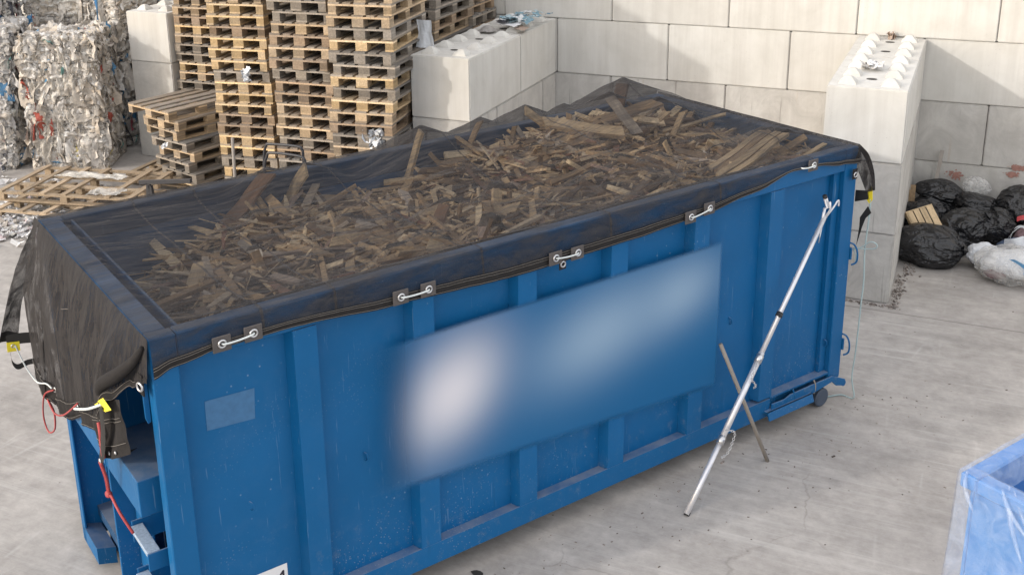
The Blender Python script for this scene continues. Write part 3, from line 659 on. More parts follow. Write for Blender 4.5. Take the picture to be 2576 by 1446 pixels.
# ------------------------------------------------------------------ net cover
tents = []
for p in planks:
    A_, B_ = Vector(p[0]), Vector(p[1]); n_ = max(2, int((A_-B_).length/0.05)); up_ = p[3]*0.5+0.022+p[2]*0.25
    for k in range(n_+1):
        q = A_.lerp(B_, k/n_)
        if q.z+up_ > 2.24: tents.append((q.x, q.y, q.z+up_))
tents += [(4.3,2.32,2.47),(3.7,2.34,2.45),(5.0,2.34,2.49),(5.3,1.9,2.55),(3.15,2.32,2.46),(4.75,2.33,2.48)]
def net_z(x, y):
    u = min(max(x/CL, 0), 1); v = min(max(y/CW, 0), 1)
    sag = 0.15*(4*v*(1-v))**0.6*(1-abs(2*u-1)**3)
    z = CH+0.014-sag; q = 0
    if 0.22 < x < 5.9 and 0.11 < y < CW-0.11: z = max(z, heap(x, y)+0.04)
    for (a, b, h) in tents:
        if h-0.3 < z-0.25: continue
        dx = x-a; dy = y-b
        if abs(dx) > 1.2 or abs(dy) > 0.8: continue
        d = math.sqrt(dx*dx*0.6+dy*dy); t_ = h-0.62*d+0.22*d*d
        if t_ > q: q = t_
    return z, q
NX, NY = 300, 125
Z0_ = [[net_z(i*CL/NX, j*CW/NY) for i in range(NX+1)] for j in range(NY+1)]
EDG = [[min(i*CL/NX/0.15, (CL-i*CL/NX)/0.13, j*CW/NY/0.115, (CW-j*CW/NY)/0.115) for i in range(NX+1)] for j in range(NY+1)]
for (x_, y_, z_, w_) in touch:
    if z_ < 2.15: continue
    i0 = x_/CL*NX; j0 = y_/CW*NY; ri = max(0.6, w_/CL*NX+0.5); rj = max(0.6, w_/CW*NY+0.5)
    for j in range(max(0, math.ceil(j0-rj)), min(NY, math.floor(j0+rj))+1):
        for i in range(max(0, math.ceil(i0-ri)), min(NX, math.floor(i0+ri))+1):
            if z_ > Z0_[j][i][1]: Z0_[j][i] = (Z0_[j][i][0], z_+0.012)
lo = [[max(q[0], q[1]) for q in r_] for r_ in Z0_]; Z = [r_[:] for r_ in lo]
for it in range(16):
    Z2 = [r_[:] for r_ in Z]
    for j in range(1, NY):
        for i in range(1, NX):
            a_ = (Z[j-1][i]+Z[j+1][i]+Z[j][i-1]+Z[j][i+1])*0.25
            Z2[j][i] = max(a_, Z0_[j][i][1]-0.003, lo[j][i]-0.03)
    Z = Z2
for j in range(NY+1):
    for i in range(NX+1):
        if EDG[j][i] <= 1.0: Z[j][i] = max(Z[j][i], CH+0.012)
mb = MB()
for j in range(NY+1):
    for i in range(NX+1):
        x = i*CL/NX; y = j*CW/NY; e = min(1, min(y, CW-y, x, CL-x)/0.15)
        w = 0.006*abs(nz(x*1.5+y*3.5, y*9-x*3, 2))*e + 0.004*abs(nz(x*5+y*6, y*28-x*9, 5))*e + 0.010*abs(nz(x*2.2, y*2.2, 9))*e
        ex = -0.004+0.008*(i/NX); ey = -0.006+0.012*(j/NY)
        mb.v.append((x+ex, y+ey, Z[j][i]+w))
for j in range(NY):
    for i in range(NX):
        a = j*(NX+1)+i; mb.f.append((a, a+1, a+NX+2, a+NX+1))
net = mb.build('net_cover', M['net'], None, smooth=True, fix=False)
net.location = (CX, CY, 0); net.rotation_euler = (0,0,CA)
tag(net, 'dark see-through net cover stretched over the wood load of the blue container', 'net cover')
def npart(mb, name, mat, smooth=True, label=None, fix=False, bevel=0.0, parent=None):
    o = mb.build(name, M[mat], parent or net, smooth=smooth, fix=fix, bevel=bevel)
    if label: o['label'] = label
    return o
# near flap: body + hem
hemk = [(0.0,2.15),(0.11,2.19),(0.39,2.225),(0.81,2.225),(1.56,2.175),(2.48,2.135),(3.39,2.15),(4.17,2.18),(4.7,2.24),(5.17,2.325),(5.45,2.31),(5.75,2.265),(5.97,2.24)]
def lerpk(K, x):
    for a, b in zip(K, K[1:]):
        if x <= b[0]: t = (x-a[0])/(b[0]-a[0]); t = t*t*(3-2*t); return a[1]+(b[1]-a[1])*max(0,t)
    return K[-1][1]
def hembot(x): return lerpk(hemk, x) + 0.004*nz(x*6, 3)
def nearflap(x, s):          # s 0 at the rim, 1 at the bottom edge
    zb = hembot(x); z = CH+0.014 + (zb-CH-0.014)*s
    y = -0.012-0.022*math.sin(min(1, s*1.6)*math.pi/2) - 0.007*nz(x*4, s*3, 7)*s - 0.004*nz(x*17, s*5, 1)
    if s < 0.08: y = -0.006-0.010*(s/0.08)
    return (x, y, z)
npart(MB().grid(lambda u, v: nearflap(u*5.998, v*0.72), 300, 10), 'side_flap', 'net')
npart(MB().grid(lambda u, v: tuple(Vector(nearflap(u*5.998, 0.70+0.31*v))+Vector((0,-0.003,0))), 300, 5), 'hem', 'hem')
for s_ in (0.73, 0.80, 0.965):
    pts = [Vector(nearflap(k*5.998/200, s_))+Vector((0,-0.0065,0)) for k in range(201)]
    npart(MB().tube(pts, 0.0016, 4), 'stitching', 'thread')
# eyelets in square patches, joined in pairs by cord
def ring(c, r1, r2, nrm=(0,-1,0)):
    nrm = Vector(nrm).normalized(); a = nrm.orthogonal().normalized(); b = nrm.cross(a); c = Vector(c)
    return MB().tube([c + r1*(math.cos(k*math.pi/12)*a+math.sin(k*math.pi/12)*b) for k in range(24)], r2, 6, closed=True)
pairs = [((0.39,2.262),(0.58,2.272)),((1.55,2.232),(1.75,2.232)),((2.76,2.192),(2.95,2.185)),((4.02,2.205),(4.21,2.232)),((5.22,2.345),(5.36,2.345))]
for k, pr in enumerate(pairs):
    for q, (x, z) in enumerate(pr):
        if k == 4 and q == 0: continue
        p = npart(MB().box(x-0.055, x+0.055, -0.062, -0.052, z-0.05, z+0.045), 'eyelet_patch', 'patch', False, bevel=0.003)
        npart(ring((x, -0.066, z), 0.021, 0.0065), 'eyelet', 'steel', parent=p)
    (xa, za), (xb, zb) = pr
    npart(MB().tube(smoothpath([(xa,-0.055,za),(xa+0.01,-0.078,za),((xa+xb)/2,-0.076,(za+zb)/2-0.006),(xb-0.01,-0.078,zb),(xb,-0.055,zb)],4), 0.0055, 6), 'cord', 'cordw')
for (x, z, y) in ((2.84,2.12,-0.03),(5.93,2.145,-0.03)):
    p = npart(MB().box(x-0.03, x+0.03, y-0.006, y, z-0.04, z+0.05), 'eyelet_patch', 'hem', False, bevel=0.002)
    npart(ring((x, y-0.010, z), 0.019, 0.006), 'eyelet', 'steel', parent=p)
p = npart(MB().box(-0.052,-0.040,0.03,0.09,2.03,2.16), 'eyelet_patch', 'hem', False, bevel=0.003)
npart(ring((-0.058,0.055,2.085), 0.024, 0.0075, (-1,-0.3,0)), 'eyelet', 'steel', parent=p)
# front end flap: hangs over the hook frame
endk = [(-0.02,2.13),(0.15,2.05),(0.35,1.90),(0.6,1.62),(0.9,1.45),(1.2,1.36),(1.6,1.20),(2.0,1.06),(2.2,1.07),(2.42,1.20)]
def endflap(y, s):
    zb = lerpk(endk, y); top = CH+0.014; z = top+(zb-top)*s; d = top-z
    x = -0.012-0.125*min(1, d/0.5)**0.8
    fold = 0.030*math.sin(y*9+d*2.0)+0.020*nz(y*9, d*1.1, 4)+0.010*nz(y*26, d*2.5, 8)
    x += fold*min(1, d/0.25)
    # loose fold of cloth bunching toward the near corner
    x -= 0.05*math.exp(-((y-0.35-0.35*d)/0.10)**2)*min(1, d/0.3)
    yy = y-0.02*min(1,d/0.4)*(1 if y > 2.2 else 0)
    if y < 0.12: x = x*(0.55+0.45*y/0.12)
    return (min(x, -0.010), yy, z)
npart(MB().grid(lambda u, v: endflap(-0.02+u*2.44, v*0.90), 150, 70), 'end_flap', 'net2')
npart(MB().grid(lambda u, v: tuple(Vector(endflap(-0.02+u*2.44, 0.885+v*0.115))+Vector((-0.004,0,0))), 150, 8), 'end_hem', 'hem')
for s_ in (0.895, 0.985):
    npart(MB().tube([Vector(endflap(0.1+k*2.3/120, s_))+Vector((-0.009,0,0)) for k in range(121)], 0.0018, 4), 'stitching', 'thread')
npart(MB().tube([Vector(endflap(1.43+0.13*k/10, 0.30+0.02*k/10))+Vector((-0.006,0,0)) for k in range(11)], 0.002, 4), 'stitching', 'thread')
for (y, s_) in ((2.06, 0.90), (1.36, 0.93)):
    npart(ring(Vector(endflap(y, s_))+Vector((-0.012,0,0)), 0.016, 0.005, (-1,-0.2,0.1)), 'eyelet', 'steel')
# bundled corner fold with rivets
def pouch(u, v):
    A = Vector((-0.14,0.86,1.66)); B = Vector((-0.14,0.16,1.99)); C_ = Vector((-0.145,0.80,1.37)); D = Vector((-0.145,0.12,1.66))
    p = (A*(1-u)+B*u)*(1-v)+(C_*(1-u)+D*u)*v
    p.x -= 0.05*math.sin(u*math.pi)*(0.4+0.6*v)+0.012*nz(u*5, v*3, 2)+0.01*math.sin(u*14+v*3); p.z -= 0.035*math.sin(u*math.pi)*v; return p
po = npart(MB().grid(lambda u, v: pouch(u, v), 34, 22), 'folded_corner', 'hem')
npart(MB().grid(lambda u, v: pouch(0.02+0.96*u, 0.98-0.02*v)+Vector((0.05*v,0,0.012*v)), 24, 4), 'folded_edge', 'hem')
for s_ in (0.32, 0.38, 0.78):
    npart(MB().tube([pouch(0.02+0.96*k/30, s_)+Vector((-0.006,0,0)) for k in range(31)], 0.002, 4), 'stitching', 'thread', parent=po)
for u in (0.62, 0.82):
    npart(ring(pouch(u, 0.9)+Vector((-0.008,0,0)), 0.005, 0.006, (-1,0,0)), 'rivet', 'steel', parent=po)
# twisted roll of cloth running down to the corner
npart(MB().tube(smoothpath([(-0.03,0.02,2.33),(-0.07,0.10,2.22),(-0.13,0.24,2.10),(-0.17,0.40,1.99),(-0.17,0.48,1.90)],8), [0.012+0.03*math.sin(min(1,k/32)*math.pi*0.8) for k in range(33)], 10), 'rolled_fold', 'hem')
# front outer corner: cloth hanging off the far side
flp = [(0.004,2.45,2.345),(-0.134,2.46,2.099),(-0.258,2.48,1.825),(-0.37,2.50,1.46)]; fin = [(-0.02,2.40,2.30),(-0.075,2.45,1.90),(-0.169,2.47,1.745),(-0.245,2.49,1.44)]
fo = smoothpath(flp, 8); fi = smoothpath(fin, 8)
def cflap(u, v):
    k = v*(len(fo)-1); i = min(int(k), len(fo)-2); t = k-i
    a = fo[i].lerp(fo[i+1], t); b = fi[i].lerp(fi[i+1], t); p = a.lerp(b, u); p.y += 0.025*math.sin(u*5+v*6)*min(1, v*3)+0.01*nz(u*4, v*12); return p
npart(MB().grid(cflap, 10, 40), 'corner_flap', 'net2'); npart(MB().grid(lambda u, v: cflap(u, 0.90+0.1*v)+Vector((0,-0.004,0)), 10, 5), 'corner_hem', 'hem')
for (za, zb) in ((1.53,1.45),):
    npart(MB().grid(lambda u, v: (-0.32+u*0.21, 2.46-0.06*u, 1.52-0.01*u-v*0.085+0.012*math.sin(u*3)), 14, 4), 'webbing_strap', 'strap')
sl = smoothpath([(-0.304,2.46,1.40),(-0.305,2.45,1.31),(-0.27,2.45,1.26),(-0.20,2.44,1.28),(-0.12,2.40,1.29)], 5)
npart(MB().grid(lambda u, v: sl[min(int(u*20), 20)]+Vector((0,0,-0.025+v*0.05)) if False else (sl[round(u*20)].x, sl[round(u*20)].y, sl[round(u*20)].z-0.022+v*0.044), 20, 2), 'webbing_strap', 'strap')
tg = npart(MB().prism([(-0.325,2.44,1.475),(-0.238,2.435,1.463),(-0.240,2.435,1.392),(-0.328,2.44,1.40)], (0,-0.004,0)), 'yellow_tag', 'yellow', False, fix=True)
npart(ring((-0.285,2.432,1.44), 0.012, 0.004, (0,-1,0)), 'eyelet', 'steel', parent=tg)
npart(MB().tube(smoothpath([(-0.27,2.43,1.44),(-0.235,2.43,1.30),(-0.21,2.40,1.22),(-0.18,2.30,1.17),(-0.16,2.10,1.24),(-0.185,1.80,1.345)],6), 0.006, 6), 'cord', 'cordw')
cA = Vector(endflap(2.06,0.90)); cB = Vector(endflap(1.36,0.93))
npart(MB().tube(smoothpath([cB+Vector((-0.02,0,0)),(-0.19,1.124,1.50),(-0.20,0.74,1.68),(-0.205,0.36,1.885)],6), 0.0085, 8), 'cord', 'cordw')
npart(MB().tube(smoothpath([cA+Vector((-0.02,0,0)),(-0.17,2.17,1.12),(-0.16,2.38,0.85),(-0.15,2.33,0.737),(-0.15,2.08,0.88),(-0.15,2.02,1.05),(-0.16,2.13,1.10),(-0.17,1.90,1.10),(-0.19,1.49,1.285),(-0.19,1.03,1.58)],6), 0.0065, 6), 'cord', 'cordr')
tg = npart(MB().grid(lambda u, v: Vector((-0.200,0.545,1.800)).lerp(Vector((-0.205,0.31,1.95)), u).lerp(Vector((-0.20,0.30,1.865)).lerp(Vector((-0.205,0.155,1.945)), u), v)+Vector((0.008*math.sin(u*7),0,0)), 8, 5), 'yellow_tag', 'yellow')
ws = smoothpath([(-0.205,0.38,1.865),(-0.21,0.36,1.78),(-0.215,0.37,1.67),(-0.22,0.41,1.56),(-0.21,0.50,1.47),(-0.20,0.58,1.40)], 6)
npart(MB().grid(lambda u, v: (ws[round(u*30)].x-0.004*math.sin(v*3.14), ws[round(u*30)].y-0.045+v*0.09*(1-0.35*u), ws[round(u*30)].z+0.035*v), 30, 3), 'webbing_strap', 'strap')
npart(ring((-0.21,0.545,1.425), 0.012, 0.006, (-1,0,0)), 'eyelet', 'steel')
rp = smoothpath([(-0.21,0.53,1.42),(-0.18,0.57,1.28),(-0.165,0.615,1.15),(-0.17,0.535,1.16),(-0.165,0.42,1.12),(-0.12,0.35,1.0)], 6)
npart(MB().tube(rp, 0.009, 8), 'cord', 'cordr'); npart(MB().tube([p+Vector((-0.006,0.014,0)) for p in rp[:12]], 0.006, 6), 'cord', 'cordr')
kn = bpy.data.meshes.new('knot'); bm = bmesh.new(); bmesh.ops.create_uvsphere(bm, u_segments=12, v_segments=8, radius=0.022); 
for v in bm.verts: v.co += Vector((0,0.004*math.sin(v.co.z*300),0)); v.co.y *= 1.4
bm.to_mesh(kn); bm.free(); kn.materials.append(M['cordr']); kn.polygons.foreach_set('use_smooth', [True]*len(kn.polygons))
ko = bpy.data.objects.new('knot', kn); COL.objects.link(ko); ko.parent = net; ko.location = (-0.17, 0.615, 1.145)
npart(MB().tube(smoothpath([(-0.205,0.47,1.72),(-0.21,0.44,1.66),(-0.205,0.47,1.60),(-0.21,0.45,1.54),(-0.2,0.48,1.48)],5), 0.012, 6), 'cord', 'cordr')
# far flap and rear flap
npart(MB().grid(lambda u, v: (u*5.998, CW+0.007+0.025*min(1,v*2)+0.008*nz(u*20, v*4), Z[NY][round(u*NX)]*(1-v)+v*(CH+0.014-0.24-0.03*nz(u*7,4))), 300, 8), 'side_flap', 'net')
npart(MB().grid(lambda u, v: (CL+0.008+0.03*v+0.01*nz(u*8, v*3), -0.006+u*(CW+0.012), CH+0.014-v*(0.17+0.02*nz(u*6,2))), 60, 6), 'end_flap', 'net2')
# rear corner cloth, strap, tag
rc = [Vector((5.96,-0.035,2.395)),Vector((6.05,-0.055,2.30)),Vector((6.09,-0.095,2.15)),Vector((6.11,-0.105,1.99))]; ri = [Vector((5.93,-0.03,2.27)),Vector((6.02,0.03,2.17)),Vector((6.05,0.0,2.08)),Vector((6.09,-0.045,1.96))]
ro = smoothpath(rc, 8); rn = smoothpath(ri, 8)
npart(MB().grid(lambda u, v: ro[round(v*24)].lerp(rn[round(v*24)], u)+Vector((0.012*math.sin(u*6+v*4),0,0)), 8, 24), 'corner_flap', 'net2')
npart(MB().grid(lambda u, v: ro[round(v*24)].lerp(rn[round(v*24)], u*0.3)+Vector((0.008,0,0)), 4, 24), 'corner_hem', 'hem')
npart(MB().prism([(6.115,-0.03,1.965),(6.115,-0.075,2.03),(6.115,-0.09,1.90),(6.115,-0.062,1.86),(6.115,-0.036,1.882)], (0.004,0,0)), 'yellow_tag', 'yellow', False, fix=True)
npart(MB().prism([(6.085,0.06,1.955),(6.10,-0.043,1.972),(6.10,-0.06,1.90),(6.085,0.06,1.85)], (0.004,0,0)), 'webbing_strap', 'strap', False, fix=True)
npart(MB().prism([(6.10,-0.062,1.84),(6.10,-0.10,1.79),(6.10,-0.05,1.73),(6.10,-0.022,1.64),(6.10,0.018,1.465),(6.10,0.004,1.64),(6.10,0.006,1.72),(6.10,-0.045,1.81)], (0.004,0,0)), 'webbing_strap', 'strap', False, fix=True)
npart(MB().tube(smoothpath([(6.12,-0.07,1.90),(6.13,-0.06,1.67),(6.13,-0.05,1.44),(6.14,-0.06,1.15),(6.14,-0.055,0.95),(6.14,-0.045,0.49),(6.14,-0.03,0.21),(6.15,-0.06,0.02),(6.12,0.05,0.008),(5.99,0.10,0.008)],8), 0.007, 6), 'cord', 'cordb')
npart(MB().tube(smoothpath([(6.06,0.01,1.44),(6.09,-0.04,1.465),(6.11,-0.11,1.53),(6.12,-0.165,1.525),(6.12,-0.165,1.49),(6.11,-0.11,1.467),(6.08,-0.04,1.455),(6.06,0.012,1.445),(6.055,-0.02,1.40),(6.055,-0.02,1.32)],6), 0.0055, 6), 'cord', 'cordb')

# ------------------------------------------------------------------ poles leaning on the container
T = Matrix.Translation((CX, CY, 0)) @ Matrix.Rotation(CA, 4, 'Z')
def C(p): return T @ Vector(p)
F = Vector((3.717,-0.432,0.0)); H = Vector((5.60,-0.025,1.86)); dpole = (H-F).normalized()
pole = empty('hook_pole', C(F), CA, 'silver telescopic pole with a hooked head leaning on the container', 'pole')
def pp(mb, name, mat='alu', smooth=True): 
    o = mb.build(name, M[mat], pole, smooth=smooth, fix=True); return o
def at(t, dx=0, dy=0, dz=0): return tuple((H-F)*t+Vector((dx,dy,dz)))
pp(MB().tube([at(0.0,0,0,0.012), at(0.24)], [0.0215,0.0215], 16), 'lower_tube', smooth=True)
pp(MB().tube([at(0.235), at(0.52)], 0.0235, 16), 'middle_tube'); pp(MB().tube([at(0.515), at(1.0)], 0.0195, 16), 'upper_tube')
pp(MB().tube([at(0.0,0,0,0.002), at(0.012)], 0.0225, 16), 'end_cap', 'grip')
for t_ in (0.235, 0.50):
    pp(MB().tube([at(t_-0.012), at(t_+0.012)], 0.030, 12), 'clamp_collar', 'steel')
pp(MB().tube([at(0.648,0,-0.02), at(0.652,-0.05,-0.04,0.01)], 0.012, 8).tube([at(0.642), at(0.656)], 0.027, 12), 'clamp_knob', 'grip')
for t0, sg in ((0.235, 1), (0.46, -1)):
    ch = pp(MB(), 'chain', 'steel'); ch.parent = pole
    mb = MB(); base = (H-F)*t0; 
    path = smoothpath([base+Vector((0.02,-0.02,0.09)), base+Vector((0.06*sg+0.03,-0.05,0.06)), base+Vector((0.07*sg,-0.05,-0.02)), base+Vector((0.02*sg,-0.05,-0.10)), base+Vector((-0.02,-0.03,-0.13))], 5)
    for i in range(len(path)-1):
        a = path[i]; b = path[i+1]; d = (b-a).normalized(); s1 = d.orthogonal(); s1 = (s1 if i % 2 else d.cross(s1)).normalized(); m0 = (a+b)/2; hl = (b-a).length*0.62
        mb.tube([m0+d*hl*math.cos(q*math.pi/5)+s1*0.008*math.sin(q*math.pi/5) for q in range(10)], 0.0028, 5, closed=True)
    bpy.data.objects.remove(ch); pp(mb, 'chain', 'steel')
hp = H-F
pp(MB().tube([at(0.97), at(1.0,-0.015,0,0.06), tuple(Vector((5.615,-0.03,1.93))-F), tuple(Vector((5.545,-0.05,2.035))-F)], [0.012,0.013,0.017,0.018], 10), 'prong')
pp(MB().tube([tuple(Vector((5.548,-0.049,2.03))-F), tuple(Vector((5.538,-0.052,2.047))-F)], 0.0195, 10), 'rubber_end', 'grip')
pp(MB().tube([at(0.985), tuple(Vector((5.625,-0.05,1.91))-F), tuple(Vector((5.60,-0.06,1.985))-F)], [0.01,0.010,0.009], 8), 'prong')
pp(MB().tube(smoothpath([at(0.985,0.01), tuple(Vector((5.66,-0.05,1.92))-F), tuple(Vector((5.695,-0.06,1.972))-F), tuple(Vector((5.712,-0.06,1.965))-F), tuple(Vector((5.712,-0.06,1.925))-F)],5), 0.0085, 8), 'hook')
pp(MB().tube([at(0.955,0.0,-0.02), at(0.93,0.01,-0.02,-0.07)], 0.005, 6), 'pin', 'steel')
brown = MB().tube([C((4.773,-0.287,0.0)), C((4.615,-0.145,0.52)), C((4.455,-0.01,1.03))], 0.0165, 10).build('wooden_rod', M['dull'], None, smooth=True, fix=True)
tag(brown, 'thin grey-brown rod leaning crosswise behind the silver pole', 'rod')

# ------------------------------------------------------------------ pallets
def pallet_proto(wd):
    root = empty('pallet', (0,0,0)); pts = []; h = wd/2
    for x, w in ((-h+0.05, 0.10), (0, 0.145), (h-0.05, 0.10)):
        MB().box(x-w/2, x+w/2, 0, 1.2, 0, 0.022).build('bottom_board', M['wood'], root, fix=False)
        for y in (0.0725, 0.6, 1.1275):
            MB().box(x-w/2, x+w/2, y-0.0725+(0.001), y+0.0725-0.001, 0.0222, 0.0998).build('block', M['wood'], root, fix=False)
    for y in (0.0725, 0.6, 1.1275):
        MB().box(-h, h, y-0.0725, y+0.0725, 0.100, 0.1218).build('cross_board', M['wood'], root, fix=False)
    ws = [0.145, 0.10, 0.145, 0.10, 0.145]; gap = (wd-sum(ws))/4; x = -h
    for w in ws:
        MB().box(x, x+w, 0, 1.2, 0.122, 0.1435).build('top_board', M['wood'], root, fix=False); x += w+gap
    for c in root.children: 
        if c.name.startswith('top') or c.name.startswith('bottom'): pass
    return root
proto = pallet_proto(0.8); protow = pallet_proto(1.0)
ORD = ['bottom','second','third','fourth','fifth','sixth','seventh','eighth','ninth','tenth','eleventh','twelfth','thirteenth','fourteenth','fifteenth','sixteenth','seventeenth','eighteenth','nineteenth','twentieth','twenty-first','twenty-second','twenty-third','twenty-fourth','twenty-fifth','twenty-sixth','twenty-seventh','twenty-eighth','twenty-ninth']
KIND = {'new':((0.62,0.44,0.235),'pale new'), 'mid':((0.50,0.37,0.235),'brown'), 'old':((0.33,0.28,0.225),'grey weathered'), 'dark':((0.37,0.265,0.175),'dark brown')}
used = {}
def place_pallet(P, loc, rz, kind, label, group, tilt=(0,0)):
    if P.name not in used: root = P; used[P.name] = 1; ch = list(P.children)
    else:
        root = P.copy(); COL.objects.link(root); ch = []
        for c in P.children:
            d = c.copy(); COL.objects.link(d); d.parent = root; ch.append(d)
    root.location = loc; root.rotation_euler = (tilt[0], tilt[1], rz)
    base = KIND[kind][0]
    for c in ch:
        nm = c.name.split('.')[0]; k = random.uniform(0.78, 1.04); q = random.uniform(0, 0.3)
        if nm == 'cross_board': k *= 1.34
        elif nm == 'block': k *= random.choice((0.62, 0.80, 0.92, 1.0))
        elif nm == 'top_board': k *= 0.80; q += 0.35
        g_ = sum(base)/3*0.85; c.color = tuple((b*(1-q)+g_*q)*k for b in base)+(1,)
    tag(root, label, 'pallet', group); return root
def stack(X, Y, rot, n, where, seed, weights, wd=0.8, jit=0.022, lean=(0,0)):
    random.seed(seed); c, s_ = math.cos(rot), math.sin(rot)
    for k in range(n):
        kind = random.choices(['new','mid','old','dark'], weights)[0]
        if isinstance(X, (list,)): cx, cy = X[k]
        else:
            cx = X - c*wd/2 + random.gauss(0, jit) + lean[0]*k; cy = Y - s_*wd/2 + random.gauss(0, jit*0.8) + lean[1]*k
        place_pallet(proto, (cx, cy, k*0.144), rot+random.gauss(0, 0.018), kind,
            '%s pallet, %s %s' % (KIND[kind][1], ('the ' + ORD[k] + ' one') if k == 0 else (ORD[k] + ' from the bottom'), where), 'stacked wooden pallets')
stack(-0.765, -3.44, 0.12, 24, 'of the stack touching the left block partition', 1, (3,4,3,2))
stack(-1.63, -3.40, 0.09, 28, 'of the stack left of the partition-side stack', 2, (4,4,3,2))
stack(-2.70, -3.12, 0.14, 28, 'of the third tall stack from the partition', 3, (4,3,3,2), lean=(-0.004,0.0))
stack(-4.90, -1.27, 0.05, 24, 'of the stack set back near the short partition', 4, (2,5,3,3))
stack(-0.90, -2.04, 0.02, 24, 'of the stack directly behind the partition-side stack', 5, (0,1,6,3))
random.seed(6)
for k in range(24):   # turned sideways against the back wall
    kind = random.choices(['mid','old','dark'], (1,6,3))[0]
    place_pallet(proto, (-0.92+random.gauss(0,0.015), -0.45+random.gauss(0,0.012), k*0.144), math.pi/2, kind, '%s pallet, %s of the sideways stack against the back wall' % (KIND[kind][1], ('the '+ORD[k]+' one') if k == 0 else ORD[k]+' from the bottom'), 'stacked wooden pallets')
# low stack with its wide top pallet: right front corners, bottom first
low = [(-4.45,-2.64,-0.20,'new'),(-4.47,-2.64,-0.25,'old'),(-4.60,-2.62,-0.27,'old'),(-4.55,-2.54,-0.23,'mid'),(-4.64,-2.58,-0.23,'old'),(-4.83,-2.54,-0.32,'mid'),(-4.78,-2.54,-0.22,'mid')]
for k, (x, y, r_, kind) in enumerate(low):
    c, s_ = math.cos(r_), math.sin(r_)
    place_pallet(proto, (x-c*0.4, y-s_*0.4, k*0.144), r_, kind, '%s pallet, %s of the low untidy stack under the wide pallet' % (KIND[kind][1], 'the bottom one' if k == 0 else ORD[k]+' from the bottom'), 'stacked wooden pallets')
place_pallet(protow, (-4.902-0.48, -2.583+0.13, 7*0.144), -0.27, 'mid', 'wide brown pallet lying on top of the low untidy stack', 'stacked wooden pallets')

# ------------------------------------------------------------------ wide broken pallets on the ground
def ground_pallet(loc, rz, L, D, n, zc, label, lean=0.0):
    r0 = empty('broken_pallet', loc, rz, label, 'pallet', 'broken pallets lying on the ground'); r0.rotation_euler = (lean, 0, rz)
    def cl():
        k_ = random.uniform(0.8, 1.2); return (0.42*k_, 0.325*k_, 0.225*k_, 1)
    for j in range(4):
        y = j*D/3
        MB().box(0, L, y-0.04, y+0.04, zc-0.045, zc-0.023).build('long_board', M['wood'], r0, color=cl(), fix=False)
    for k in range(n):
        x = 0.04+k*(L-0.08)/(n-1)
        if k == 4 and n > 6: continue
        MB().box(x-0.04, x+0.04, -0.04, D+0.04, zc-0.0225, zc).build('slat', M['wood'], r0, color=cl(), fix=False)
    for x in (0.05, L*0.5, L-0.06):
        for y in (0, D/3, 2*D/3, D):
            MB().box(x-0.05, x+0.05, y-0.04, y+0.04, 0.023, zc-0.046).build('block', M['wood'], r0, color=cl(), fix=False)
    for y in (0, D/2, D):
        MB().box(0, L, y-0.045, y+0.045, 0.0, 0.022).build('bottom_board', M['wood'], r0, color=cl(), fix=False)
    return r0
random.seed(8)
ground_pallet((-6.60,-4.22,0.16), 0.21, 2.03, 1.12, 7, 0.145, 'wide slatted pallet with a missing slat lying beside the bale')
ground_pallet((-6.42,-4.45,0.0), 0.15, 1.9, 1.15, 6, 0.145, 'wide broken pallet underneath the slatted one beside the bale')
ground_pallet((-5.75,-2.62,0.05), 0.05, 1.25, 0.8, 5, 0.13, 'small flat pallet on the ground behind the low stack')

# ------------------------------------------------------------------ scraps of film: shared function
def crumple(mb, c, nrm, size, hang=0.0, nseg=3, asp=1.0, am=1.0):
    nrm = Vector(nrm).normalized(); a = nrm.orthogonal().normalized(); a = Matrix.Rotation(random.uniform(0, 6.28), 3, nrm) @ a; b = nrm.cross(a); c = Vector(c)
    bs = len(mb.v); ph = random.uniform(0, 50); amp = size*random.uniform(0.2, 0.45)*am; kk = random.uniform(0.8, 1.2)
    for j in range(nseg+1):
        for i in range(nseg+1):
            u = i/nseg-0.5; v = j/nseg-0.5; k = kk*(0.9+0.2*random.random())
            p = c + a*(u*size*k+size*0.12*nz(v*4,ph,u*3)) + b*(v*size*asp*k+size*0.12*nz(u*4,v*3,ph)) + nrm*(amp*1.6*nz(u*2.6+ph, v*2.6, ph)+amp*0.8*nz(u*7+ph, v*7, ph))
            p.z -= hang*size*max(0, v+0.3)**2*1.5
            mb.v.append(tuple(p))
    for j in range(nseg):
        for i in range(nseg):
            q = bs+j*(nseg+1)+i; mb.f.append((q, q+1, q+nseg+2, q+nseg+1))
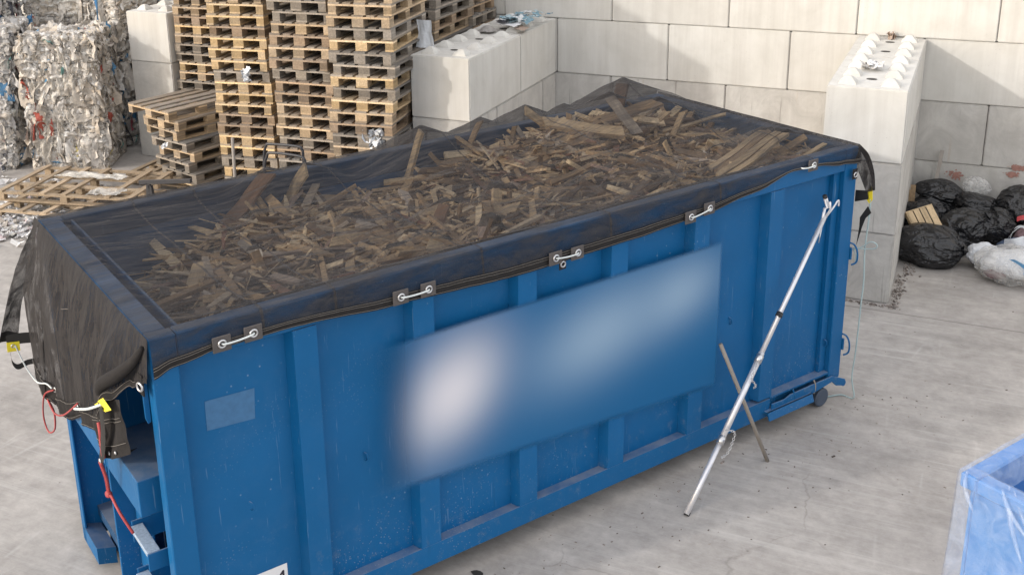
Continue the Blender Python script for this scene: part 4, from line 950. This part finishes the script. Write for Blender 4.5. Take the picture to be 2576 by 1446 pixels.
def bale(loc, rz, sx, sy, sz, seed, label, mat='film', n=900, hangers=8):
    random.seed(seed)
    root = empty('plastic_bale', loc, rz, label, 'bale', 'bales of pressed plastic film')
    bm = bmesh.new(); bmesh.ops.create_cube(bm, size=1); bmesh.ops.subdivide_edges(bm, edges=bm.edges[:], cuts=64, use_grid_fill=True)
    for v in bm.verts:
        p = Vector((v.co.x*sx, v.co.y*sy, (v.co.z+0.5)*sz)); q = v.co*2
        m_ = 1-0.05*(max(0, abs(q.x)+abs(q.y)-1.5)+max(0, abs(q.y)+abs(q.z)-1.5)+max(0, abs(q.x)+abs(q.z)-1.5))
        p.x *= m_; p.y *= m_
        s_ = seed*3.1
        d = 0.05*fbm(p.x*3.5+s_, p.y*3.5, p.z*6) + 0.10*(0.30-abs(nz(p.x*6+s_, p.y*6, p.z*9)))+0.06*(0.3-abs(nz(p.x*13, p.y*13+s_, p.z*18)))+0.03*(0.3-abs(nz(p.x*28, p.y*28+s_, p.z*30)))
        # strap grooves squeeze the bale
        for k in range(4):
            if abs(q.x) > 0.98 or abs(q.y) > 0.98: d -= 0.035*math.exp(-((p.z-(k+0.5)*sz/4)/0.018)**2)
        nn = Vector((q.x if abs(q.x) > 0.97 else q.x*0.1, q.y if abs(q.y) > 0.97 else q.y*0.1, q.z if abs(q.z) > 0.97 else 0))
        if nn.length > 0: nn.normalize()
        if abs(q.z) < 0.97 or True: p += nn*d
        v.co = p
        if v.co.z < 0.0: v.co.z = 0.0
    me = bpy.data.meshes.new('pressed_film'); bm.to_mesh(me); bm.free(); me.materials.append(M['filmbody']); me.polygons.foreach_set('use_smooth', [True]*len(me.polygons))
    o = bpy.data.objects.new('pressed_film', me); COL.objects.link(o); o.parent = root
    mb = MB()
    for k in range(int(n*0.62)):
        f_ = random.choices(['f','l','r','t','b'], (sx*sz, sy*sz, sy*sz, sx*sy*0.8, sx*sz*0.2))[0]
        u = random.uniform(-0.5, 0.5); w = random.uniform(0.02, 1)
        if f_ == 'f': c = (u*sx, -sy/2-0.0, w*sz); nr = (random.gauss(0,0.28), -1, random.gauss(0.15,0.3))
        elif f_ == 'b': c = (u*sx, sy/2, w*sz); nr = (random.gauss(0,0.5), 1, random.gauss(0,0.5))
        elif f_ == 'l': c = (-sx/2, u*sy, w*sz); nr = (-1, random.gauss(0,0.5), random.gauss(0.1,0.6))
        elif f_ == 'r': c = (sx/2, u*sy, w*sz); nr = (1, random.gauss(0,0.3), random.gauss(0.1,0.3))
        else: c = (u*sx, random.uniform(-0.5,0.5)*sy, sz); nr = (random.gauss(0,0.6), random.gauss(0,0.6), 1)
        crumple(mb, c, nr, abs(random.gauss(0.09, 0.07))+0.04, 1.1, 7, random.choice((0.3,0.45,0.7,1.0)), 0.7)
    mb.build('film_scraps', M[mat], root, smooth=True, fix=False)
    # loose sheets hanging out
    for k in range(hangers):
        x = random.uniform(-0.45, 0.45)*sx; z = random.uniform(0.3, 0.98)*sz; L = random.uniform(0.15, 0.42); w_ = random.uniform(0.05, 0.12); ph = random.uniform(0, 90)
        onr = random.random() < 0.3; sk = random.uniform(-0.08, 0.08)
        def hf(u, v, x=x, z=z, L=L, w_=w_, ph=ph, onr=onr, sk=sk):
            ww = w_*(0.8+0.35*nz(v*2.5, ph)); a = x+(u-0.5)*ww*2+sk*v+0.03*nz(v*3, ph, 2); d = 0.02+0.07*math.sin(min(1,v*1.6)*1.5)*(0.5+0.5*nz(u*2, v*2, ph))+0.022*math.sin(u*11+ph+v*2)+0.02*nz(u*5, v*6, ph)
            zz = max(0.012, z-L*v*(0.8+0.5*nz(u*3, ph))+0.03*nz(u*6, ph))
            return (sx/2+d, a*sy/sx, zz) if onr else (a, -sy/2-d, zz)
        MB().grid(hf, 12, 14).build('loose_sheet', M['filmsoft'], root, smooth=True, fix=False)
    for k in range(4):
        z = (k+0.5)*sz/4; h = 0.012
        pts = [(-sx/2-h,-sy/2-h,z),(0,-sy/2-h-0.01,z-0.005),(sx/2+h,-sy/2-h,z),(sx/2+h+0.01,0,z-0.005),(sx/2+h,sy/2+h,z),(0,sy/2+h,z),(-sx/2-h,sy/2+h,z),(-sx/2-h,0,z)]
        MB().tube(pts, 0.0035, 5, closed=True).build('wire_strap', M['darksteel'], root, fix=False)
    return root
t = Mt('pressed_film_body', 0.6, spec=0.3)
v_ = t.node('ShaderNodeTexVoronoi'); v_.inputs['Scale'].default_value = 11; v_.inputs['Randomness'].default_value = 1
mp = t.vec((1,1,1.8)); mxx = t.node('ShaderNodeMix', data_type='VECTOR'); mxx.inputs[0].default_value = 0.25
nn_ = t.node('ShaderNodeTexNoise'); nn_.inputs['Scale'].default_value = 6; t.link(mp, nn_.inputs['Vector']); t.link(mp, mxx.inputs[4]); t.link(nn_.outputs['Color'], mxx.inputs[5]); t.link(mxx.outputs[1], v_.inputs['Vector'])
sp_ = t.node('ShaderNodeSeparateColor'); t.link(v_.outputs['Color'], sp_.inputs[0])
cc = t.ramp(sp_.outputs[0], [(0,(0.54,0.50,0.45)),(0.25,(0.62,0.58,0.53)),(0.5,(0.70,0.67,0.62)),(0.7,(0.56,0.50,0.43)),(0.82,(0.74,0.72,0.69)),(0.97,(0.30,0.27,0.25))], 'CONSTANT')
cc = t.mix(t.bw(v_.outputs['Distance'], 0.45, 0.85, 0, 0.5), cc, (0.10,0.085,0.075)); t.color(cc)
t.bump(t.noise(22, detail=6, dist=1.5), 0.8, 0.02); M['filmbody'] = t.m
bale((-7.27,-1.96,0.0), 0.47, 1.08, 1.0, 1.02, 21, 'lower bale of pale plastic film with sheets hanging out, beside the slatted pallet', n=1500, hangers=14)
bale((-7.30,-1.93,1.03), 0.44, 1.10, 1.0, 1.02, 22, 'upper bale of pale plastic film at the left edge, topped by torn white sheets', n=1500, hangers=9)
bale((-8.62,-2.42,0.0), 0.40, 1.15, 1.1, 1.10, 23, 'lower grey bale of dirty film at the far left', 'film2', n=900, hangers=5)
bale((-8.60,-2.35,1.11), 0.45, 1.15, 1.1, 1.05, 24, 'upper grey bale of dirty film at the far left', 'film2', n=900, hangers=4)
bale((-9.30,-1.9,2.17), 0.4, 1.1, 1.0, 0.9, 27, 'topmost bale of dirty film in the left back corner', 'film2', n=500, hangers=2)
bale((-8.05,-0.62,0.0), 0.05, 1.9, 1.0, 1.25, 25, 'lower bale against the back wall, mostly hidden behind the pale bales', 'film2', n=600, hangers=0)
bb = bale((-8.0,-0.62,1.26), 0.06, 1.9, 1.0, 1.35, 26, 'bale with a blue streak standing behind the pale bales', n=1000, hangers=3)
MB().grid(lambda u, v: (0.585+0.035*math.sin(u*3+v*2)+0.085*u, -0.60-0.02*math.sin(u*9+v*5), 1.40-0.60*v), 8, 14).build('blue_sheet', M['bluestuff'], bb, smooth=True, fix=False)

# ------------------------------------------------------------------ litter
random.seed(31); mb = MB()
for k in range(1700):
    if k < 1450: x = random.gauss(-5.7, 0.8); y = -4.60 + random.gauss(0, 0.25) - 0.12*abs(x+5.4) + 0.1
    elif k < 1610: x = random.uniform(-6.9, -4.6); y = random.uniform(-4.4, -2.9)
    else: x = random.uniform(-8.6, -6.2); y = random.uniform(-4.0, -3.0)
    crumple(mb, (x, y, 0.012+random.random()*0.05*(1 if k > 420 else 0.7)), (random.gauss(0,0.35), random.gauss(0,0.35), 1), abs(random.gauss(0.05, 0.04))+0.02, 0.0, 2, random.choice((0.3,0.6,1.0)))
for v in range(len(mb.v)):
    if mb.v[v][2] < 0.004: mb.v[v] = (mb.v[v][0], mb.v[v][1], 0.004+random.random()*0.003)
tag(mb.build('paper_litter', M['paper'], None, fix=False), 'scattered torn paper and film scraps around the broken pallets', 'litter', kind='stuff')
def sheet(name, pts, mat, label, cat, dz=0.02, seed=1, parent=None, n=8, group=None):
    A, B, C_, D = [Vector(p) for p in pts]
    def fn(u, v):
        p = A.lerp(B, u).lerp(D.lerp(C_, u), v); p.z += dz*abs(nz(u*3+seed, v*3, seed))+dz*0.4*nz(u*9, v*9, seed); return p
    o = MB().grid(fn, n, n).build(name, M[mat], parent, smooth=False, fix=False)
    return tag(o, label, cat, group)
sheet('plastic_sheet', [(-6.25,-3.55,0.33),(-5.25,-3.35,0.33),(-5.2,-3.15,0.33),(-6.1,-3.3,0.33)], 'wrap', 'crumpled clear sheet lying across the far side of the slatted pallet', 'sheet', 0.08, 3, n=16)
sheet('plastic_sheet', [(-5.25,-4.0,0.32),(-4.85,-3.85,0.32),(-4.85,-3.6,0.32),(-5.3,-3.75,0.32)], 'wrap', 'crumpled white sheet lying on the near right of the slatted pallet', 'sheet', 0.07, 5, n=12)
sheet('paper_sheet', [(-5.75,-4.72,0.03),(-5.63,-4.75,0.12),(-5.52,-4.52,0.16),(-5.64,-4.50,0.06)], 'white', 'clean white sheet of paper standing out of the litter', 'paper', 0.01, 7)
sheet('paper_sheet', [(-5.35,-4.98,0.006),(-5.07,-4.98,0.006),(-5.07,-4.92,0.006),(-5.3,-4.93,0.006)], 'white', 'long white paper strip on the bare ground left of the container', 'paper', 0.004, 9)
sheet('paper_scrap', [(4.10,-4.42,0.005),(4.17,-4.42,0.005),(4.19,-4.33,0.005),(4.12,-4.33,0.005)], 'white', 'tiny white paper scrap on the ground behind the rear door', 'paper', 0.01, 9)

# papers on the left partition
PZ = 2.335
sheet('paper_sheet', [(-0.47,-1.12,PZ+0.09),(-0.13,-1.26,PZ+0.075),(-0.08,-0.86,PZ+0.085),(-0.42,-0.60,PZ+0.10)], 'white', 'white printed leaflet lying on the knobs of the left partition', 'paper', 0.02, 11)
sheet('printed_patch', [(-0.46,-1.11,PZ+0.112),(-0.30,-1.19,PZ+0.108),(-0.285,-1.06,PZ+0.108),(-0.45,-0.98,PZ+0.112)], 'ink', 'dark printed leaflet corner on the white leaflet', 'paper', 0.003, 12)
random.seed(41); mb = MB()
for k in range(26): crumple(mb, (random.uniform(-0.40,0.02), random.uniform(-1.05,-0.30), PZ+0.10+random.random()*0.05), (random.gauss(0,0.18), random.gauss(0,0.18), 1), random.uniform(0.10, 0.2), 0, 5, random.choice((0.6, 0.8)), 0.35)
tag(mb.build('magazine_pile', M['magblue'], None, fix=False), 'torn blue magazine pages heaped on the left partition', 'magazines')
sheet('magazine', [(-0.16,-1.22,PZ+0.045),(0.04,-1.32,PZ+0.045),(0.02,-1.08,PZ+0.05),(-0.14,-1.0,PZ+0.05)], 'magbrown', 'brown printed magazine at the near edge of the paper heap', 'magazine', 0.01, 13)
mb = MB(); mb.grid(lambda u, v: (-0.60+0.22*u, -1.42+0.22*v, PZ+0.02+0.07*math.sin(u*3.14)*math.sin(v*3.14)+0.012*nz(u*6, v*6)), 12, 12)
tag(mb.build('crumpled_film', M['film2'], None, smooth=True, fix=False), 'crumpled grey film between the knobs of the left partition', 'film')
rag = smoothpath([(-0.80,-2.50,2.68),(-0.79,-2.50,2.56),(-0.775,-2.52,2.46),(-0.765,-2.55,2.345)], 6)
def ragf(u, v):
    p = rag[round(v*18)]; w = 0.085+0.05*abs(v-0.45)+0.03*v; return (p.x+(u-0.5)*2*w*0.95, p.y+0.007*math.sin(u*9+v*2)+0.01*nz(u*6,v*3)+(-0.03), p.z)
tag(MB().grid(ragf, 16, 18).build('white_rag', M['bagwhite'], None, smooth=True, fix=False), 'white plastic rag hanging from the pallets over the left partition', 'rag')
# paper on the right partition
mb = MB(); random.seed(44)
for k in range(9): crumple(mb, (4.42+random.uniform(-0.12,0.10), -1.98+random.uniform(-0.10,0.10), PZ+0.04), (random.gauss(0,0.15), random.gauss(0,0.15), 1), random.uniform(0.1, 0.2), 0, 5, 0.6, 0.5)
tag(mb.build('paper_wad', M['paper'], None, fix=False), 'crumpled white and blue paper lying on the right partition', 'paper')
mb = MB(); random.seed(45)
for k in range(3): crumple(mb, (4.42, -0.12, PZ+0.03), (random.gauss(0,0.3), random.gauss(0,0.3), 1), 0.16, 0, 4, 0.4)
tag(mb.build('bark_scrap', M['magbrown'], None, fix=False), 'small brown scrap at the wall end of the right partition', 'scrap')
# white scraps caught in the pallets
def wad(loc, s_, label, seed, mat='bagwhite', n=7):
    random.seed(seed); mb = MB()
    for k in range(n): crumple(mb, Vector(loc)+Vector((random.gauss(0,s_*0.3), random.gauss(0,s_*0.1), random.gauss(0,s_*0.3))), (random.gauss(0,0.6), -1, random.gauss(0,0.5)), s_, 0.3, 4, 0.8)
    return tag(mb.build('plastic_scrap', M[mat], None, smooth=True, fix=False), label, 'scrap')
wad((-2.98,-3.30,2.0), 0.09, 'white plastic scrap caught in the third tall pallet stack', 51)
wad((-1.05,-3.46,1.38), 0.16, 'torn white bag caught low in the partition-side pallet stack', 52, n=10)
wad((-5.02,-2.60,0.66), 0.06, 'small white scrap caught in the low pallet stack', 53)

# ------------------------------------------------------------------ trolley frames, bar and grey pole behind the container
tr = empty('hand_trolley', (-1.8,-4.5,0), 0, 'black tube trolley frame standing in front of the tall pallet stacks', 'trolley')
def loop(pts, r_, name, par): return MB().tube(smoothpath(pts, 6), r_, 8).build(name, M['darksteel'], par, smooth=True, fix=True)
loop([(-0.15,0,0.3),(-0.13,0,1.0),(-0.11,0,1.35),(-0.07,0,1.50),(0.0,0,1.53),(0.36,0,1.54),(0.42,0,1.50),(0.43,0,1.38),(0.43,0,0.3)], 0.016, 'frame_tube', tr)
loop([(-0.06,-0.12,0.3),(-0.03,-0.12,1.2),(0.02,-0.12,1.42),(0.09,-0.12,1.47),(0.45,-0.12,1.47),(0.53,-0.12,1.42),(0.52,-0.12,1.25),(0.50,-0.12,0.3)], 0.016, 'frame_tube', tr)
MB().tube([(-0.04,-0.12,1.27),(0.51,-0.12,1.27)], 0.014, 8).build('cross_tube', M['darksteel'], tr, fix=True)
MB().tube([(-0.06,-0.12,0.7),(0.50,-0.12,0.7)], 0.014, 8).build('cross_tube', M['darksteel'], tr, fix=True)
MB().box(-0.15,0.55,-0.45,0.05,0.05,0.09).build('toe_plate', M['darksteel'], tr)
for x in (-0.2, 0.58):
    MB().tube([(x,-0.06,0.12),(x+0.04,-0.06,0.12)], 0.12, 20).build('wheel', M['rubber'], tr)
MB().tube([(-0.15,0,0.32),(-0.15,0,0.1)], 0.016, 8).build('frame_tube', M['darksteel'], tr); MB().tube([(0.43,0,0.32),(0.43,0,0.1)], 0.016, 8).build('frame_tube', M['darksteel'], tr)
ba = empty('barrow_frame', (-3.3,-4.9,0), 0, 'black angle-iron barrow frame behind the far rim of the container', 'barrow')
MB().box(0.0,0.78,-0.02,0.02,0.985,1.03, Matrix.Rotation(-0.14, 4, 'Y')).build('handle_bar', M['darksteel'], ba)
MB().prism([(-0.12,-0.02,0.0),(-0.08,-0.02,0.0),(0.02,-0.02,1.0),(-0.03,-0.02,1.0)], (0,0.04,0)).build('leg', M['darksteel'], ba)
MB().prism([(0.10,-0.02,0.0),(0.14,-0.02,0.0),(0.04,-0.02,0.98),(0.0,-0.02,0.98)], (0,0.04,0)).build('leg', M['darksteel'], ba)
MB().box(0.72,0.76,-0.02,0.02,0.0,1.06).build('leg', M['darksteel'], ba)
gp = MB().tube([(-3.05,-3.62,0.0),(-3.03,-3.60,1.24)], 0.022, 10).build('metal_post', M['dull'], None, smooth=True); tag(gp, 'grey metal post standing against the third tall pallet stack', 'post')

# ------------------------------------------------------------------ rubbish bags by the right wall
def bagmesh(seed, sx, sy, sz, amp=0.12):
    bm = bmesh.new(); bmesh.ops.create_icosphere(bm, subdivisions=6, radius=1)
    for v in bm.verts:
        n = v.co.normalized(); s_ = seed*5.3
        q = 0.16*nz(n.x*1.4+s_, n.y*1.4, n.z*1.4)
        ang = math.atan2(n.z, n.y); neck = max(0, n.x-0.55)/0.45      # gathered toward one end
        wr = abs(nz(n.x*1.2+s_, math.cos(ang)*4.2, math.sin(ang)*4.2))*0.9
        q += -amp*1.3*wr*(0.25+0.9*max(0, n.x+0.1)) + 0.05*nz(n.x*3.5+s_, n.y*3.5, n.z*3.5) - 0.05*(0.3-abs(nz(n.x*4+s_, n.y*4, n.z*4)))
        p = n*(1+q); rad = 1-0.45*neck**1.5; p.y *= rad; p.z *= rad
        v.co = Vector((p.x*sx, p.y*sy, p.z*sz))
    return bm
def bag(loc, rot, size, seed, label, mat='bag', knot=True, cat='rubbish bag', group='rubbish bags piled by the wall'):
    bm = bagmesh(seed, *size); me = bpy.data.meshes.new('rubbish_bag')
    Rm = Matrix.Rotation(rot[2], 3, 'Z') @ Matrix.Rotation(rot[1], 3, 'Y') @ Matrix.Rotation(rot[0], 3, 'X')
    lz = loc[2]
    for v in bm.verts:
        v.co = Rm @ v.co
        if v.co.z+lz < 0.004: v.co.z = 0.004-lz + 0.02*(v.co.z+lz)
    bm.to_mesh(me); bm.free(); me.materials.append(M[mat]); me.polygons.foreach_set('use_smooth', [True]*len(me.polygons))
    o = bpy.data.objects.new('rubbish_bag', me); COL.objects.link(o); o.location = loc
    if knot:
        e = Rm @ Vector((size[0]*0.97, 0, 0)); d = (Rm @ Vector((1,0,0))); s1 = Rm @ Vector((0,1,0)); s2 = Rm @ Vector((0,0,1)); mb = MB()
        rr = [0.30, 0.16, 0.12, 0.22, 0.34]; tt = [-0.05, 0.03, 0.06, 0.12, 0.19]; n = 14; k0 = min(size[1], size[2])
        for j in range(5):
            for k in range(n):
                a = 2*math.pi*k/n; r_ = k0*rr[j]*(1+0.25*math.cos(a*5)); p = e+d*tt[j]*size[0]*1.2+s1*r_*math.cos(a)+s2*r_*math.sin(a)*0.6
                mb.v.append(tuple(p) if p.z+lz > 0.004 else (p.x, p.y, 0.005-lz))
        for j in range(4):
            for k in range(n): mb.f.append((j*n+k, j*n+(k+1)%n, (j+1)*n+(k+1)%n, (j+1)*n+k))
        mb.build('tied_neck', M[mat], o, smooth=True, fix=False)
    return tag(o, label, cat, group)
bag((5.14,-1.48,0.20), (0.3,0.06,0.10), (0.40,0.30,0.245), 1, 'big black rubbish bag at the front, with a torn dusty patch')
bag((4.98,-0.85,0.26), (0,0,1.0), (0.30,0.27,0.26), 2, 'black bag squeezed behind the slatted crate')
bag((5.18,-0.33,0.50), (0.5,0.05,-0.05), (0.30,0.17,0.115), 3, 'flat black bag lying highest against the wall, under the grey bar')
bag((5.12,-0.36,0.24), (0,0,0.3), (0.33,0.24,0.22), 33, 'dark bag beneath the flat black bag at the wall', knot=False)
bag((5.60,-0.45,0.42), (0.2,0.1,0.0), (0.27,0.19,0.13), 4, 'narrow black bag in the middle against the wall')
bag((5.62,-0.42,0.16), (0,0,0.4), (0.32,0.26,0.17), 34, 'dark bag underneath the narrow bag at the wall', knot=False)
bag((6.08,-0.42,0.42), (0.2,0.25,2.9), (0.34,0.26,0.28), 5, 'upright black bag at the right edge against the wall')
bag((5.46,-0.98,0.27), (0.5,-0.55,0.35), (0.35,0.25,0.25), 6, 'deeply creased black bag in the centre of the pile')
bag((5.84,-0.80,0.28), (0.1,0.1,0.6), (0.24,0.22,0.22), 7, 'greyish see-through black bag right of the creased one')
bag((6.30,-0.95,0.22), (0.1,0,0.2), (0.30,0.26,0.24), 8, 'mauve filled bag at the right edge', 'mauve')
bag((5.57,-0.17,0.56), (0,0,0), (0.17,0.11,0.12), 9, 'small clear crumpled bag against the wall', 'bagclear', False)
bag((5.72,-1.42,0.15), (0.2,0.15,0.3), (0.20,0.16,0.14), 10, 'small white plastic bag beside the big black bag', 'bagwhite', False)
bag((6.02,-1.16,0.17), (0,0,0.7), (0.20,0.14,0.12), 12, 'dark blue cloth bundle behind the clear bag', 'denim', False, 'cloth bundle')
cb = bag((6.03,-1.74,0.20), (0.1,0.0,0.15), (0.42,0.30,0.205), 13, 'large clear bag full of white and blue film', 'bagclear', False)
for nm, mt, lo, sz_, sd_ in (('white_filling','bagwhite',(-0.02,0,0.01),(0.33,0.22,0.145),14),('red_filling','mauve',(-0.18,-0.10,-0.09),(0.12,0.10,0.06),15)):
    bm = bagmesh(sd_, *sz_); me = bpy.data.meshes.new(nm); bm.to_mesh(me); bm.free(); me.materials.append(M[mt]); me.polygons.foreach_set('use_smooth', [True]*len(me.polygons))
    o = bpy.data.objects.new(nm, me); COL.objects.link(o); o.parent = cb; o.location = lo
MB().grid(lambda u, v: (-0.08+0.05*math.sin(u*5)+v*0.06+u*0.25, -0.235-0.02*math.sin(u*3)-0.03*v, 0.14-u*0.20+v*0.015), 14, 4).build('blue_strip', M['bluestuff'], cb, smooth=True, fix=False)
cr_ = empty('carrier_bag', (6.05,-1.30,0.30), 0, 'white and pale blue carrier bag with its handles up', 'carrier bag')
MB().grid(lambda u, v: (-0.14+u*0.36, 0.03*math.sin(u*8+v*3), -0.18+v*0.26*(1-0.4*abs(u-0.5))), 14, 10).build('bag_body', M['bagwhite'], cr_, smooth=True, fix=False)
for s_ in (0, 1):
    pth = smoothpath([(-0.12+0.02*s_,-0.02-0.04*s_,0.02),(-0.06,-0.05,0.14+0.03*s_),(0.02,-0.04,0.20),(0.10,-0.05,0.12),(0.14,-0.03,0.02)], 5)
    MB().grid(lambda u, v: (pth[round(u*20)].x+0.01*v, pth[round(u*20)].y-0.012*v, pth[round(u*20)].z+0.03*v), 20, 2).build('handle', M['bagwhite'], cr_, smooth=True, fix=False)
bl = MB().grid(lambda u, v: (6.02+u*0.30, -0.98-0.08*v, 0.50+0.05*u-0.03*v+0.02*math.sin(u*7)), 10, 4).build('red_strip', M['red'], None, smooth=True, fix=False); tag(bl, 'bright red plastic strip on the mauve bag', 'strip')
# slatted crate leaning between the bags
A = Vector((4.838,-1.25,0.492)); B = Vector((5.10,-1.10,0.575)); D = Vector((4.985,-1.42,0.26))
ux = (B-A).normalized(); vv = (D-A); vv -= ux*vv.dot(ux); vv.normalize(); ww = ux.cross(vv).normalized()
if ww.y > 0: ww = -ww
cr = bpy.data.objects.new('slatted_crate', None); COL.objects.link(cr); cr.empty_display_size = 0.1
Mx = Matrix((ux, vv, ww)).transposed().to_4x4(); Mx.translation = A; cr.matrix_world = Mx
tag(cr, 'pale wooden slatted fruit crate lying among the black bags', 'crate')
CWd = 0.32; CLn = 0.36; cc_ = (0.66,0.50,0.31,1)
for k in range(4): MB().box(0.012+k*0.077, 0.012+k*0.077+0.064, 0.012, CLn, 0.0, 0.006).build('slat', M['wood'], cr, color=cc_)
for (a, b, c, d) in ((0,CWd,0,0.011),(0,CWd,CLn+0.001,CLn+0.012)): MB().box(a,b,c,d,-0.075,0.010).build('end_board', M['wood'], cr, color=cc_)
for (a, b) in ((0,0.011),(CWd-0.011,CWd)): MB().box(a,b,0.0115,CLn,-0.075,-0.001).build('side_board', M['wood'], cr, color=cc_)
st1 = MB().box(-0.022,0.022,-0.006,0.006,0,0.62, Matrix.Translation((4.93,-0.70,0.15)) @ Matrix.Rotation(-0.28,4,'Y') @ Matrix.Rotation(-0.25,4,'X')).build('timber_offcut', M['wood'], None, color=LT); tag(st1, 'pale timber offcut leaning in the corner behind the bags', 'timber')
st2 = MB().box(-0.03,0.03,-0.006,0.006,0,0.5, Matrix.Translation((4.87,-0.66,0.15))).build('timber_offcut', M['wood'], None, color=MD); tag(st2, 'browner upright timber offcut against the partition behind the bags', 'timber')
gb = MB().box(-0.022,0.022,-0.01,0.01,0,0.72, Matrix.Translation((5.08,-0.36,0.30)) @ Matrix.Rotation(0.09,4,'Y') @ Matrix.Rotation(-0.45,4,'X')).build('metal_bar', M['dull'], None); tag(gb, 'flat grey bar leaning on the wall behind the black bags', 'bar')

# ------------------------------------------------------------------ pale blue skip at the lower right
sk = empty('wrapped_skip', (5.585,-7.84,0), CA, 'pale blue skip draped in clear plastic film at the lower right', 'skip')
SL, SW, SH = 1.9, 1.5, 1.10      # local +x away along the container, local -y toward the camera
MB().box(0.06,SL-0.06,-SW+0.06,-0.05,0.06,0.09).build('floor', M['grating'], sk)
for nm, a in (('side_wall',(0.05,SL-0.05,-0.075,-0.05,0.06,SH-0.10)),('side_wall',(0.05,SL-0.05,-SW+0.05,-SW+0.075,0.06,SH-0.10)),('end_wall',(0.05,0.075,-SW+0.076,-0.076,0.06,SH-0.10)),('end_wall',(SL-0.075,SL-0.05,-SW+0.076,-0.076,0.06,SH-0.10))):
    MB().box(*a).build(nm, M['lightblue'], sk, bevel=0.006)
MB().box(0,SL,-0.11,0,SH-0.10,SH).box(0,SL,-SW,-SW+0.11,SH-0.10,SH).build('rim', M['lightblue'], sk, bevel=0.012)
MB().box(0.0,0.11,-SW+0.1101,-0.1101,SH-0.10,SH-0.001).box(SL-0.11,SL,-SW+0.1101,-0.1101,SH-0.10,SH-0.001).build('rim', M['lightblue'], sk, bevel=0.012)
for x in (0.15, SL-0.25):
    MB().box(x,x+0.1,-SW+0.1,-0.1,0.0,0.058).build('skid', M['lightblue'], sk)
def wavy(fn, nu, nv, name): return MB().grid(fn, nu, nv).build(name, M['sheet'], sk, smooth=True, fix=False)
wavy(lambda u, v: (-0.012-0.05*v+0.03*nz(u*4,v*3,1)*v, -SW*u+0.0, SH+0.012-v*(SH-0.02)), 40, 30, 'film_drape')
wavy(lambda u, v: (SL*u-0.01, 0.012+0.03*v+0.03*nz(u*5,v*3,4)*v, SH+0.012-v*(SH-0.02)), 40, 30, 'film_drape')
wavy(lambda u, v: (-0.012+u*0.20, -SW*v, SH+0.012-0.22*max(0,u-0.5)**1.2+0.018*nz(u*4, v*9, 3)), 12, 40, 'film_drape')
wavy(lambda u, v: (SL*u, 0.012-v*0.22, SH+0.012-0.2*max(0,v-0.5)+0.018*nz(u*9, v*4, 8)), 40, 10, 'film_drape')
random.seed(61); mb = MB()
for k in range(7):
    a = Vector((random.uniform(-0.02,0.10), random.uniform(-0.7,-0.02), SH+0.02)); b = a+Vector((random.uniform(-0.08,0.02), random.uniform(-0.45,-0.1), random.uniform(-0.5,-0.02)))
    b.x = min(b.x, -0.055) if b.z < SH-0.05 else b.x
    mb.tube(smoothpath([a, (a+b)/2+Vector((-0.02,0.02,0.01)), b], 6), [0.004+0.012*math.sin(q/12*math.pi) for q in range(13)], 6)
mb.build('film_fold', M['sheet'], sk, smooth=True, fix=False)
# tar spot on the ground
mb = MB(); mb.v = [(2.63+0.045*math.cos(a*0.6283)*(1+0.2*math.sin(a*3)), -8.62+0.03*math.sin(a*0.6283), 0.004) for a in range(10)]; mb.f = [tuple(range(10))]
tag(mb.build('tar_spot', M['tar'], None, fix=False), 'small black tar spot on the ground below the container', 'spot')
